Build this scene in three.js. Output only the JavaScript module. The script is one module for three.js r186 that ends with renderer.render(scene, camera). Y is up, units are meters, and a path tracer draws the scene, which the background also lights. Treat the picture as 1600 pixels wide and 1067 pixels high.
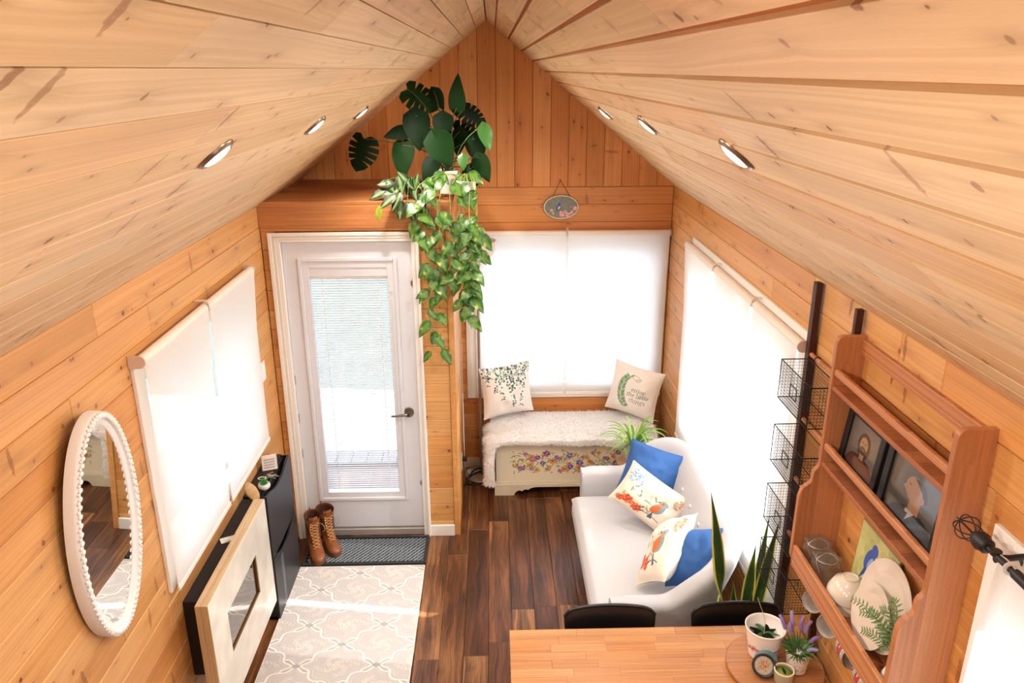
import * as THREE from 'three';
import { RoundedBoxGeometry } from 'three/addons/geometries/RoundedBoxGeometry.js';
import { mergeGeometries, mergeVertices, toCreasedNormals } from 'three/addons/utils/BufferGeometryUtils.js';
import { RectAreaLightUniformsLib } from 'three/addons/lights/RectAreaLightUniformsLib.js';

// ---------------------------------------------------------------- camera, sky, sun, exposure
const scene = new THREE.Scene();
const camera = new THREE.PerspectiveCamera(2 * Math.atan(533.5 / 1226.36) * 180 / Math.PI, 1600 / 1067, 0.05, 200);
camera.rotation.order = 'YXZ';
camera.position.set(0, 2.967, 0);
camera.rotation.set(-0.3341, -0.0234, -0.0046);
scene.add(camera);
const renderer = new THREE.WebGLRenderer({ antialias: true });
renderer.toneMapping = THREE.LinearToneMapping;
renderer.toneMappingExposure = 1.17;
renderer.shadowMap.enabled = true;
RectAreaLightUniformsLib.init();
{ // pale hazy winter sky
  const w = 64, h = 32, d = new Float32Array(w * h * 4);
  for (let j = 0; j < h; j++) for (let i = 0; i < w; i++) {
    const e = Math.abs((j + 0.5) / h - 0.5) * 2, k = (j * w + i) * 4;
    d[k] = 3.55 - 1.0 * e; d[k + 1] = 3.95 - 0.8 * e; d[k + 2] = 4.6 - 0.5 * e; d[k + 3] = 1;
  }
  const sky = new THREE.DataTexture(d, w, h, THREE.RGBAFormat, THREE.FloatType);
  sky.mapping = THREE.EquirectangularReflectionMapping; sky.magFilter = THREE.LinearFilter; sky.needsUpdate = true;
  scene.background = sky; scene.backgroundIntensity = 1.0;
}
const sun = new THREE.DirectionalLight(new THREE.Color(1, 0.96, 0.9), 17);
{
  const el = 29.5 * Math.PI / 180, t = new THREE.Vector3(0, 0.8, -3.5);
  const dir = new THREE.Vector3(Math.cos(el) * 0.9888, Math.sin(el), Math.cos(el) * 0.149);
  sun.position.copy(t).addScaledVector(dir, 12); sun.target.position.copy(t);
  sun.castShadow = true; sun.shadow.mapSize.set(2048, 2048);
  Object.assign(sun.shadow.camera, { left: -6, right: 6, top: 6, bottom: -6, near: 0.5, far: 30 });
  scene.add(sun, sun.target);
}

// ---------------------------------------------------------------- helpers
let seed = 20240;
const rnd = () => { seed = (seed * 1664525 + 1013904223) >>> 0; return seed / 4294967296; };
const rr = (a, b) => a + (b - a) * rnd();
const V = (x, y, z) => new THREE.Vector3(x, y, z);
const used = {};
const numbered = n => { const k = used[n] = (used[n] ?? -1) + 1; return k ? `${n}_${String(k).padStart(3, '0')}` : n; };
function tag(o, label, category, group, kind) { o.userData = { label, category }; if (group) o.userData.group = group; if (kind) o.userData.kind = kind; return o; }
function thing(name, label, category, [x, y, z] = [0, 0, 0], turn = 0, group) {
  const o = new THREE.Group(); o.name = numbered(name); scene.add(o); o.position.set(x, y, z); o.rotation.y = turn;
  return tag(o, label, category, group);
}
function struct(name) { const o = new THREE.Group(); o.name = numbered(name); o.userData.kind = 'structure'; scene.add(o); return o; }
function mesh(name, geo, mat, parent, label) {
  const m = new THREE.Mesh(Array.isArray(geo) ? mg(geo) : geo, mat); m.name = name; parent.add(m); if (label) m.userData.label = label; return m;
}
function solo(name, geo, mat, label, category, group, pos) {
  const m = new THREE.Mesh(Array.isArray(geo) ? mg(geo) : geo, mat); m.name = numbered(name); scene.add(m); if (pos) m.position.set(...pos); return tag(m, label, category, group);
}
function mg(list) {
  const gs = list.map(g => {
    g = g.index ? g.toNonIndexed() : g;
    for (const k of Object.keys(g.attributes)) if (!['position', 'normal', 'uv'].includes(k)) g.deleteAttribute(k);
    if (!g.attributes.uv) g.setAttribute('uv', new THREE.BufferAttribute(new Float32Array(g.attributes.position.count * 2), 2));
    return g;
  });
  return gs.length === 1 ? gs[0] : mergeGeometries(gs);
}
const box = (w, h, d, x = 0, y = 0, z = 0) => new THREE.BoxGeometry(w, h, d).translate(x, y, z);
const rbox = (w, h, d, x = 0, y = 0, z = 0, r = 0.004, s = 2) => new RoundedBoxGeometry(w, h, d, s, Math.min(r, w / 2.01, h / 2.01, d / 2.01)).translate(x, y, z);
const bb = (x0, x1, y0, y1, z0, z1, r = 0.003) => rbox(x1 - x0, y1 - y0, z1 - z0, (x0 + x1) / 2, (y0 + y1) / 2, (z0 + z1) / 2, r, 1);
function rod(a, b, r, seg = 8, r2 = r) {
  const A = V(...a), B = V(...b), L = A.distanceTo(B), g = new THREE.CylinderGeometry(r2, r, L, seg);
  g.translate(0, L / 2, 0); g.applyQuaternion(new THREE.Quaternion().setFromUnitVectors(V(0, 1, 0), B.clone().sub(A).normalize())); return g.translate(A.x, A.y, A.z);
}
const tube = (pts, r, n = 24, seg = 6, closed = false) => new THREE.TubeGeometry(new THREE.CatmullRomCurve3(pts.map(p => V(...p)), closed), n, r, seg, closed);
const lathe = (pts, seg = 32) => new THREE.LatheGeometry(pts.map(p => new THREE.Vector2(...p)), seg);
function extr(pts, d, bevel = 0.002, holes = []) {
  const s = pts instanceof THREE.Shape ? pts : new THREE.Shape(pts.map(p => new THREE.Vector2(...p)));
  for (const h of holes) s.holes.push(new THREE.Path(h.map(p => new THREE.Vector2(...p))));
  return new THREE.ExtrudeGeometry(s, { depth: d, bevelEnabled: bevel > 0, bevelSize: bevel, bevelThickness: bevel, bevelSegments: 2, curveSegments: 16 });
}
// a flat convex piece with chamfered front edges: outline in x, y; back at z = -t, front at z = 0; uv in metres with the grain along x or y
function piece(pts, t, c, grain = 'x', off = [0, 0], us = 2.5, vs = 1) {
  const n = pts.length, inn = [];
  for (let i = 0; i < n; i++) {
    const p = pts[(i + n - 1) % n], q = pts[i], r = pts[(i + 1) % n];
    const a = [q[0] - p[0], q[1] - p[1]], b = [r[0] - q[0], r[1] - q[1]], la = Math.hypot(...a), lb = Math.hypot(...b);
    const na = [-a[1] / la, a[0] / la], nb = [-b[1] / lb, b[0] / lb], k = c / (1 + na[0] * nb[0] + na[1] * nb[1]);
    inn.push([q[0] + (na[0] + nb[0]) * k, q[1] + (na[1] + nb[1]) * k]);
  }
  const pos = [], uv = [];
  const put = (...v) => { for (const [x, y, z] of v) { pos.push(x, y, z); const [u, w] = grain === 'x' ? [x, y] : [y, x]; uv.push((u + off[0]) / us, (w + off[1] + z * 0.5) / vs); } };
  for (let i = 1; i < n - 1; i++) put([...inn[0], 0], [...inn[i], 0], [...inn[i + 1], 0]);
  for (let i = 0; i < n; i++) {
    const j = (i + 1) % n, A = [...pts[i], -c], B = [...pts[j], -c], C = [...inn[j], 0], D = [...inn[i], 0], E = [...pts[i], -t], F = [...pts[j], -t];
    put(A, B, C, A, C, D, E, F, B, E, B, A);
  }
  const g = new THREE.BufferGeometry();
  g.setAttribute('position', new THREE.Float32BufferAttribute(pos, 3)); g.setAttribute('uv', new THREE.Float32BufferAttribute(uv, 2)); g.computeVertexNormals();
  return g;
}
const rect = (x0, x1, y0, y1) => [[x0, y0], [x1, y0], [x1, y1], [x0, y1]];
function grid(nu, nv, f) { // f(u, v) -> [x, y, z]
  const pos = [], uv = [], idx = [];
  for (let j = 0; j <= nv; j++) for (let i = 0; i <= nu; i++) { pos.push(...f(i / nu, j / nv)); uv.push(i / nu, j / nv); }
  for (let j = 0; j < nv; j++) for (let i = 0; i < nu; i++) { const a = j * (nu + 1) + i, b = a + 1, c = a + nu + 1, d = c + 1; idx.push(a, b, d, a, d, c); }
  const g = new THREE.BufferGeometry(); g.setAttribute('position', new THREE.Float32BufferAttribute(pos, 3)); g.setAttribute('uv', new THREE.Float32BufferAttribute(uv, 2)); g.setIndex(idx); g.computeVertexNormals(); return g;
}

// ---------------------------------------------------------------- noise and textures
const P = new Uint8Array(65536); for (let i = 0; i < 65536; i++) P[i] = Math.floor(rnd() * 256);
const hsh = (x, y) => P[((x * 157 + y * 1013) ^ (y << 5)) & 65535] / 255;
const sm = t => t * t * (3 - 2 * t);
function noise(x, y, px = 4096, py = 4096) { // value noise that repeats every px, py cells
  const X = Math.floor(x), Y = Math.floor(y), fx = sm(x - X), fy = sm(y - Y), m = (a, b) => ((a % b) + b) % b;
  const x0 = m(X, px), x1 = m(X + 1, px), y0 = m(Y, py), y1 = m(Y + 1, py);
  return (hsh(x0, y0) * (1 - fx) + hsh(x1, y0) * fx) * (1 - fy) + (hsh(x0, y1) * (1 - fx) + hsh(x1, y1) * fx) * fy;
}
function tex(w, h, f, srgb = true) { // f(i, j) -> [r, g, b] 0..1
  const d = new Uint8Array(w * h * 4);
  for (let j = 0; j < h; j++) for (let i = 0; i < w; i++) { const c = f(i, j), k = (j * w + i) * 4; d[k] = c[0] * 255; d[k + 1] = c[1] * 255; d[k + 2] = c[2] * 255; d[k + 3] = 255; }
  const t = new THREE.DataTexture(d, w, h); if (srgb) t.colorSpace = THREE.SRGBColorSpace; t.wrapS = t.wrapT = THREE.RepeatWrapping; t.magFilter = THREE.LinearFilter; t.minFilter = THREE.LinearMipmapLinearFilter; t.generateMipmaps = true; t.needsUpdate = true; return t;
}
function canvasTex(w, h, draw, srgb = true) {
  const c = document.createElement('canvas'); c.width = w; c.height = h; draw(c.getContext('2d'), w, h);
  const t = new THREE.CanvasTexture(c); if (srgb) t.colorSpace = THREE.SRGBColorSpace; t.wrapS = t.wrapT = THREE.RepeatWrapping; return t;
}
const cl = x => x < 0 ? 0 : x > 1 ? 1 : x;
// knotty pine: eight rows of board, 2.5 m by 1 m
const pineTex = (() => {
  const W = 2048, H = 1024, rows = 8, knots = [];
  for (let r = 0; r < rows; r++) {
    const n = 7 + Math.floor(rnd() * 7);
    for (let k = 0; k < n; k++) {
      const type = rnd();
      knots.push({ r, u: rnd() * 2.5, v: rr(0.01, 0.115), R: type < 0.55 ? rr(0.002, 0.006) : rr(0.006, 0.011), spike: type > 0.86, ang: rr(-0.5, 0.5), dark: rr(0.45, 1), pale: rnd() < 0.25 });
    }
  }
  const byRow = Array.from({ length: rows }, (_, r) => knots.filter(k => k.r === r));
  return tex(W, H, (i, j) => {
    const u = i / W * 2.5, row = Math.floor(j / 128), v = (j - row * 128) / 128 * 0.125;
    let def = 0, kr = 0, kg = 0, core = 0;
    for (const k of byRow[row]) {
      let du = u - k.u; if (du > 1.25) du -= 2.5; if (du < -1.25) du += 2.5; if (Math.abs(du) > 0.3) continue;
      const dv = v - k.v, e = Math.exp(-(du * du) / (k.R * k.R * 26) - (dv * dv) / (k.R * k.R * 9)); def += e * Math.sign(dv || 1) * k.R * 0.9;
      const ru = k.spike ? du * 1 - dv * k.ang * 0.4 : du, rv = k.spike ? dv * 0.22 : dv, d = Math.hypot(ru, rv) / k.R;
      const wob = d * (1 + 0.25 * (noise(u * 160, v * 160 + 7) - 0.5) * 2);
      if (wob < 1.1) core = Math.max(core, k.dark * (k.spike ? 0.6 : 1) * cl((1.1 - wob) * 4) * (k.pale ? 0.45 : 0.62 + 0.38 * Math.abs(Math.sin(d * 9))));
      kg = Math.max(kg, k.dark * 0.35 * Math.exp(-(du * du) / (k.R * k.R * 60) - (dv * dv) / (k.R * k.R * 4)));
    }
    const vv = v + def + 0.03 * (noise(u * 1.6, row * 5 + 0.5, 4, 4096) - 0.5) + 0.004 * (noise(u * 6.4, v * 40 + row * 9, 16) - 0.5);
    const ring = noise(row * 31 + vv * 190, u * 0.8 + row * 3, 4096, 2), ring2 = noise(row * 17 + vv * 620, u * 3.2, 4096, 8);
    const fib = noise(u * 76.8, v * 2400 + row * 77, 192), patch = noise(u * 2, row * 3 + v * 12, 5);
    const s = 1 - 0.06 * sm(ring) - 0.025 * ring2 - 0.02 * fib - 0.07 * patch - 0.3 * kg;
    const w = row % 3 ? 0 : 0.03;
    const c = [s, s * (0.99 - 0.025 * ring - w - 0.06 * kg), s * (0.98 - 0.06 * ring - w * 1.6 - 0.12 * kg)], K = [0.47, 0.31, 0.19];
    return c.map((x, q) => cl(x * (1 - core) + K[q] * core + 0.0));
  });
})();
// fine straight hardwood grain, 1 m by 0.5 m
const beechTex = tex(1024, 512, (i, j) => {
  const u = i / 1024, v = j / 512 * 0.5, w = v + 0.006 * noise(u * 4, v * 12, 4);
  const s = 1 - 0.16 * noise(u * 4, w * 340, 4) - 0.07 * noise(u * 26, w * 1300, 26) - 0.06 * noise(u * 3, v * 20, 3), f = noise(u * 160, v * 1500, 160) > 0.86 ? 0.06 : 0;
  return [cl(s - f), cl(s - f * 1.3 - 0.02), cl(s - f * 1.6 - 0.05)];
});
// edge-glued staves of the same wood, 45 mm wide
const staveTex = tex(1024, 512, (i, j) => {
  const u = i / 1024, v = j / 512 * 0.5, b = Math.floor(v / 0.05), tone = 0.86 + 0.14 * hsh(b * 7 + 3, b + 11), e = Math.abs(v / 0.05 - b - 0.5) > 0.485 ? 0.04 : 0;
  const s = tone - e - 0.1 * noise(u * 4 + b * 3, v * 340, 4096) - 0.05 * noise(u * 26, v * 1300, 26), f = noise(u * 160, v * 1500, 160) > 0.86 ? 0.05 : 0;
  return [cl(s - f), cl(s - f * 1.3 - 0.02 - (1 - tone) * 0.3), cl(s - f * 1.6 - 0.05 - (1 - tone) * 0.6)];
});
// hand scraped walnut laminate, 2 m by 1 m
const walnutTex = tex(2048, 1024, (i, j) => {
  const u = i / 1024, v = j / 1024, w = v + 0.05 * (noise(u * 2, v * 6, 4, 6) - 0.5) + 0.02 * (noise(u * 8, v * 18, 16, 18) - 0.5);
  const a = noise(u * 2, w * 60, 4, 60), b = noise(u * 10, w * 220, 20, 220), c = noise(u * 3, v * 7, 6, 7), d = noise(u * 60, v * 620, 120, 620);
  const k = cl((noise(u * 5 + 3, v * 8 + 5, 10, 8) - 0.78) * 5);
  const s = 0.62 + 0.42 * a * (0.6 + 0.4 * c) - 0.22 * b + 0.24 * (c - 0.5) - 0.1 * d - 0.25 * k;
  return [cl(s), cl(s * (0.9 + 0.1 * c)), cl(s * (0.84 + 0.12 * c))];
});
const weaveTex = tex(256, 256, (i, j) => { const a = Math.sin(i * Math.PI / 4) * 0.5 + 0.5, b = Math.sin(j * Math.PI / 4) * 0.5 + 0.5, s = 0.4 + 0.35 * (((i >> 2) + (j >> 2)) % 2 ? a : b) + 0.25 * hsh(i, j); return [s, s, s]; }, false);
const speckTex = tex(256, 256, (i, j) => { const s = 0.86 + 0.1 * noise(i / 16, j / 16, 16, 16) + 0.04 * hsh(i, j); return [s, s, s]; });

// ---------------------------------------------------------------- materials
const S = (color, roughness = 0.6, o = {}) => new THREE.MeshStandardMaterial({ color, roughness, ...o });
const Ph = (color, roughness, o) => new THREE.MeshPhysicalMaterial({ color, roughness, ...o });
const pine = (c, r = 0.5) => S(c, r, { map: pineTex, bumpMap: pineTex, bumpScale: 0.0004 });
const ceilW = ['#e8c99d', '#e2c193', '#eacea6'].map(c => pine(c, 0.55));
const wallW = ['#e3a966', '#dca05d', '#e7b172'].map(c => pine(c, 0.45));
const gableW = ['#e6a15f', '#df9856', '#e9aa69'].map(c => pine(c, 0.45));
const ledgeW = S('#d9935a', 0.5, { map: beechTex }), tongue = S('#a9622c', 0.7), tongueDark = S('#8a5228', 0.8);
const white = S('#f1eee8', 0.45), whiteGloss = S('#f3f1ee', 0.3), doorWhite = S('#dfe2e9', 0.4);
const rackW = S('#d6966a', 0.42, { map: staveTex }), rackD = S('#b8754e', 0.45, { map: staveTex });
const blocks = ['#d8995e', '#d09157', '#dca269', '#cb8a50', '#d4965f'].map(c => S(c, 0.38, { map: beechTex }));
const planks = ['#b27a4d', '#a0693f', '#be885a', '#905b38', '#a97147'].map(c => S(c, 0.36, { map: walnutTex, bumpMap: walnutTex, bumpScale: 0.0012 }));
const black = S('#17181b', 0.45), blackWire = S('#15120f', 0.5, { metalness: 0.4 }), darkWood = S('#4a1f14', 0.5, { map: beechTex });
const chrome = S('#b9b2a8', 0.28, { metalness: 1 }), silver = S('#c9c5bd', 0.35, { metalness: 0.9 });
const glass = Ph('#ffffff', 0.02, { transmission: 1, thickness: 0, ior: 1.45 });
const shadeM = Ph('#f6f5f3', 0.9, { transmission: 0.58, thickness: 0, side: THREE.DoubleSide });
const shadeEnd = S('#d9c3b4', 0.5), shadeTube = S('#f0e6da', 0.6);

// ---------------------------------------------------------------- the room shell
const L = -1.365, R = 1.275, EL = 2.2228, ER = 2.1871, RX = -0.0326, RY = 3.2724, ZD = -4.585, ZW = -5.543, ZF = 2.4, NX = -0.249;
const roofY = x => x < RX ? RY - (RX - x) * (RY - EL) / (RX - L) : RY - (x - RX) * (RY - ER) / (R - RX);
const pick = a => a[Math.floor(rnd() * a.length)];
const rowOff = () => [rnd() * 2.5, 0.125 * Math.floor(rnd() * 8) + 0.003];
function boards(parent, mats, u0, u1, v0, v1, { gap = 0.0016, c = 0.003, t = 0.018, lens = [1.1, 2.4], cuts = null, name = 'board' } = {}) {
  let a = u0; const ends = cuts ? [...cuts, u1] : []; let k = 0;
  while (a < u1 - 0.01) {
    let b = cuts ? ends[k++] : a + rr(...lens); if (b > u1 - 0.25) b = u1;
    const [ou, ov] = rowOff();
    mesh(name, piece(rect(a + gap / 2, b - gap / 2, v0 + gap / 2, v1 - gap / 2), t, c, 'x', [ou - a, ov - v0]), pick(mats), parent); a = b;
  }
}
function wall(name, pos, turn, u0, u1, v0, v1, lines, openings, mats, thick = 0.13, firstCuts = {}, ext = [0.13, 0.13]) {
  const g = struct(name); g.position.set(...pos); g.rotation.y = turn;
  const B = []; // backing around the openings
  const E0 = u0 - ext[0], E1 = u1 + ext[1], us = [...new Set([E0, E1, ...openings.flatMap(o => [o[0], o[1]])])].sort((a, b) => a - b);
  for (let i = 0; i + 1 < us.length; i++) {
    const o = openings.find(o => o[0] <= us[i] + 1e-6 && o[1] >= us[i + 1] - 1e-6);
    for (const [a, b] of o ? [[v0, o[2]], [o[3], v1]] : [[v0, v1]]) if (b - a > 0.001) B.push(box(us[i + 1] - us[i], b - a, thick - 0.017, (us[i] + us[i + 1]) / 2, (a + b) / 2, -(thick + 0.017) / 2));
  }
  mesh('backing', B, tongueDark, g);
  for (let k = 0; k + 1 < lines.length; k++) {
    const hi = lines[k], lo = lines[k + 1], mid = (hi + lo) / 2;
    let segs = [[u0, u1]];
    for (const o of openings) if (mid > o[2] && mid < o[3]) segs = segs.flatMap(([a, b]) => [[a, Math.min(b, o[0])], [Math.max(a, o[1]), b]].filter(s => s[1] - s[0] > 0.01));
    for (const [a, b] of segs) boards(g, mats, a, b, lo, hi, firstCuts[k] ? { cuts: firstCuts[k] } : {});
  }
  return g;
}
const lines = (top, n, p = 0.1235) => Array.from({ length: n + 1 }, (_, k) => Math.max(0, top - k * p));

// floor
{
  const g = struct('floor');
  mesh('subfloor', box(R - L + 0.26, 0.1, ZF - ZW + 0.26, (L + R) / 2, -0.066, (ZF + ZW) / 2), S('#3a241a', 0.8), g);
  mesh('kitchen_floor', piece(rect(L, R, -ZF, 2.0), 0.012, 0.001, 'y', [0, 0], 2, 1).rotateX(-Math.PI / 2), planks[2], g);
  for (let k = -11; k <= 9; k++) {
    const x0 = Math.max(L, 0.079 + 0.1325 * k), x1 = Math.min(R, 0.079 + 0.1325 * (k + 1)); if (x1 - x0 < 0.01) continue;
    let z = 2.0 + rr(0.1, 1.2), a = 2.0;
    if (k === 1) z = 2.6; if (k === 2) z = 3.83; if (k === 0) z = 2.58;
    while (a < -ZW - 0.01) {
      const b = Math.min(z, -ZW);
      mesh('floor_plank', piece(rect(x0 + 0.0006, x1 - 0.0006, a + 0.0006, b - 0.0006), 0.012, 0.0016, 'y', [rnd() * 2, rnd()], 2, 1).rotateX(-Math.PI / 2), pick(planks), g);
      a = b; z += 1.22;
    }
  }
}
// side walls
const leftWin = [2.4 + 2.84, 2.4 + 4.12, EL - 0.1235 * 10, EL - 0.1235 * 3];
wall('wall_left', [L, 0, ZF], Math.PI / 2, 0, ZF - ZD, 0, EL + 0.1, lines(EL, 18), [leftWin], wallW, 0.13, { 0: [2.2, 4.99], 1: [2.9, 5.4], 2: [1.6, 4.75] });
const rightWin = [-4.79 - ZW, -3.02 - ZW, ER - 0.1235 * 12, ER - 0.1235 * 2.4], nearWin = [-1.62 - ZW, -0.45 - ZW, ER - 0.1235 * 10, ER - 0.1235 * 3];
wall('wall_right', [R, 0, ZW], -Math.PI / 2, 0, ZF - ZW, 0, ER + 0.1, lines(ER, 18), [rightWin, nearWin], wallW, 0.13, { 0: [2.55, 3.25, 3.5], 1: [2.1, 4.3] });
// window wall and gable
const backWin = [-0.11, 1.2, 2.185 - 0.1235 * 12, 2.185 - 0.1235 * 3];
{
  const g = wall('wall_back', [0, 0, ZW], 0, NX, R, 0, 2.185, lines(2.185, 18), [backWin], gableW, 0.13, {}, [0, 0.13]);
  mesh('gable_backing', extr([[L - 0.02, 2.185], [R + 0.02, 2.185], [R + 0.02, ER], [RX, RY + 0.02], [L - 0.02, EL]], 0.11, 0).translate(0, 0, -0.13), tongueDark, g);
  for (let k = -11; k < 12; k++) {
    const x0 = Math.max(L, -0.096 + 0.1245 * k), x1 = Math.min(R, -0.096 + 0.1245 * (k + 1)); if (x1 - x0 < 0.02) continue;
    const e = 0.0008, pts = [[x0 + e, 2.186], [x1 - e, 2.186], [x1 - e, roofY(x1) + 0.01]];
    if (x0 < RX && x1 > RX) pts.push([RX, RY + 0.01]);
    pts.push([x0 + e, roofY(x0) + 0.01]);
    const [ou, ov] = rowOff();
    mesh('board', piece(pts, 0.018, 0.003, 'y', [ou, ov - x0]), pick(gableW), g);
  }
}
// entry wall with the door, the closet side that juts into the room, the ledge over them
wall('wall_door', [0, 0, ZD], 0, L, NX - 0.034, 0, 2.1, lines(2.21, 18), [[-1.285, -0.475, 0, 2.04]], wallW, 0.13, {}, [0.13, 0]);
wall('wall_nook', [NX, 0, ZD], Math.PI / 2, 0.0, ZD - ZW, 0, 2.2, lines(2.21, 18), [], wallW, 0.11, {}, [-0.02, 0]);
{
  const g = struct('trim'); mesh('corner_board', bb(NX - 0.034, NX + 0.003, 0, 2.09, ZD - 0.03, ZD + 0.006, 0.003), wallW[0], g);
}
{
  const g = struct('ledge');
  mesh('ledge_core', box(NX - L + 0.1, 0.14, ZD - ZW, (L + NX) / 2 - 0.05, 2.165, (ZD + ZW) / 2), tongue, g);
  mesh('ledge_top', piece(rect(L, NX + 0.012, 4.585 - 0.0215, 5.54), 0.016, 0.002, 'x', [0, 0], 1, 0.5).rotateX(-Math.PI / 2).translate(0, 2.25, 0), ledgeW, g);
  mesh('ledge_front', piece(rect(L + 0.002, NX + 0.012, 2.092, 2.2345), 0.02, 0.0005, 'x', [0.3, 0.1], 1, 0.5).translate(0, 0, ZD + 0.02), ledgeW, g);
  mesh('ledge_side', piece(rect(4.585, 5.54, 2.06, 2.25), 0.012, 0.002, 'x', [0, 0], 1, 0.5).rotateY(Math.PI / 2).translate(NX + 0.012, 0, 0), ledgeW, g);
  mesh('ledge_moulding', bb(L + 0.002, NX + 0.01, 2.076, 2.093, ZD, ZD + 0.012, 0.003), gableW[0], g);
}
// ceiling: two slopes of boards on a roof deck
{
  const g = struct('ceiling');
  for (const side of [-1, 1]) {
    const ex = side < 0 ? L : R, ey = side < 0 ? EL : ER, len = Math.hypot(ex - RX, ey - RY), d = V((RX - ex) / len, (RY - ey) / len, 0), n = side < 0 ? V(d.y, -d.x, 0) : V(-d.y, d.x, 0);
    const s = new THREE.Group(); s.name = 'slope'; g.add(s);
    s.applyMatrix4(new THREE.Matrix4().makeBasis(d.clone().cross(n), d, n).setPosition(ex, ey, 0));
    const X = side < 0 ? [-ZF, -ZW] : [ZW, ZF]; // along the ridge
    mesh('roof_deck', box(X[1] - X[0] + 0.9, len + 0.3, 0.12, (X[0] + X[1]) / 2 + (side < 0 ? 0.35 : -0.35), len / 2 - 0.1, side < 0 ? -0.074 : -0.0695), side < 0 ? tongueDark : tongue, s);
    const ss = side < 0 ? [0, 0.083, 0.182, 0.285, 0.387, 0.489, 0.603, 0.727, 0.848, 0.97, 1.09, 1.21, 1.33, 1.45, 1.57, len] : [0, 0.075, 0.188, 0.302, 0.401, 0.503, 0.611, 0.729, 0.848, 0.968, 1.09, 1.21, 1.33, 1.45, 1.57, len];
    const cuts = side < 0 ? { 6: [1.63, 4.2], 4: [1.07, 3.1], 9: [1.4, 3.9], 5: [2.4], 7: [2.9], 8: [1.9, 4.5] } : { 3: [1.26, 3.6], 4: [2.25, 4.4], 2: [2.0], 6: [1.7, 4.1], 9: [1.3, 3.4] };
    for (let k = 0; k + 1 < ss.length; k++) {
      const gap = side < 0 ? 0.0028 : 0.0125, v0 = len - ss[k + 1], v1 = len - ss[k];
      const c = cuts[k] || [rr(1.2, 2.6), rr(3.4, 4.6)];
      const ends = (side < 0 ? [0, ...c, -ZW] : [ZW, ...c.map(x => -x).reverse(), 0]);
      ends.splice(side < 0 ? 0 : ends.length, 0, side < 0 ? -ZF : ZF);
      for (let i = 0; i + 1 < ends.length; i++) {
        const [ou, ov] = rowOff(), q = 0.0006;
        mesh('board', piece(rect(ends[i] + q, ends[i + 1] - q, v0 + gap / 2, v1 - gap / 2), 0.014, 0.0007, 'x', [ou - ends[i], ov - v0]), pick(ceilW), s);
      }
    }
  }
}
// behind the camera: end wall, sleeping loft floor
{
  const g = struct('wall_front');
  mesh('end_wall', extr([[L - 0.1, -0.1], [R + 0.1, -0.1], [R + 0.1, ER], [RX, RY + 0.03], [L - 0.1, EL]], 0.13, 0).translate(0, 0, ZF), wallW[1], g);
  const f = struct('loft');
  mesh('loft_floor', box(R - L - 0.004, 0.14, ZF + 0.45, (L + R) / 2, 1.98, (ZF - 0.45) / 2), wallW[1], f);
  mesh('loft_carpet', bb(L + 0.01, R - 0.01, 2.051, 2.062, -0.42, ZF - 0.01), S('#d9d6d2', 0.95, { map: speckTex }), f);
}
// baseboards
mesh('baseboard', bb(-0.4417, NX - 0.034, 0, 0.082, ZD, ZD + 0.013, 0.004), white, Object.assign(struct('baseboard_door')));
mesh('baseboard', bb(NX + 0.013, R - 0.013, 0, 0.08, ZW, ZW + 0.013, 0.004), S('#cbb89c', 0.5), Object.assign(struct('baseboard_back')));

// windows: casing, jamb, sashes, panes, in the wall's own axes
function windowUnit(name, pos, turn, [u0, u1, v0, v1], { cw = [0.07, 0.07, 0.07, 0.07], mull = [], depth = 0.13, sash = 0.045, sill = true }) {
  const g = struct(name); g.position.set(...pos); g.rotation.y = turn;
  const [cl_, cr_, ct_, cb_] = cw, e = 0.012;
  mesh('casing', bb(u0 - cl_, u0 + e, v0 - cb_, v1 + ct_, 0, 0.016), white, g); mesh('casing', bb(u1 - e, u1 + cr_, v0 - cb_, v1 + ct_, 0, 0.016), white, g);
  mesh('casing', bb(u0 + e, u1 - e, v1 - e, v1 + ct_, 0, 0.016), white, g); mesh('casing', bb(u0 + e, u1 - e, v0 - cb_, v0 + e, 0, 0.016), white, g);
  mesh('jamb', [box(0.012, v1 - v0, depth, u0 + 0.006, (v0 + v1) / 2, -depth / 2 - 0.0005), box(0.012, v1 - v0, depth, u1 - 0.006, (v0 + v1) / 2, -depth / 2 - 0.0005), box(u1 - u0 - 0.024, 0.012, depth, (u0 + u1) / 2, v1 - 0.006, -depth / 2 - 0.0005), box(u1 - u0 - 0.024, 0.012, depth, (u0 + u1) / 2, v0 + 0.006, -depth / 2 - 0.0005)], white, g);
  const xs = [u0 + 0.012, ...mull, u1 - 0.012];
  for (let i = 0; i + 1 < xs.length; i++) {
    const a = xs[i] + (i ? 0.012 : 0), b = xs[i + 1] - (i + 2 < xs.length ? 0.012 : 0), c = v0 + 0.012, d = v1 - 0.012;
    const f = mesh('sash', [bb(a, a + sash, c, d, -0.1, -0.055), bb(b - sash, b, c, d, -0.1, -0.055), bb(a + sash, b - sash, d - sash, d, -0.1, -0.055), bb(a + sash, b - sash, c, c + sash, -0.1, -0.055)], whiteGloss, g);
    mesh('pane', new THREE.PlaneGeometry(b - a - 2 * sash, d - c - 2 * sash).translate((a + b) / 2, (c + d) / 2, -0.08), glass, f);
    if (i) mesh('mullion', bb(xs[i] - 0.012, xs[i] + 0.012, c, d, -0.11, -0.04), whiteGloss, g);
  }
  return g;
}
windowUnit('window_1', [0, 0, ZW], 0, backWin, { cw: [0.1, 0.06, 0.045, 0.11], mull: [0.5] });
windowUnit('window_2', [L, 0, ZF], Math.PI / 2, leftWin, { mull: [2.4 + 3.46] });
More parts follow.
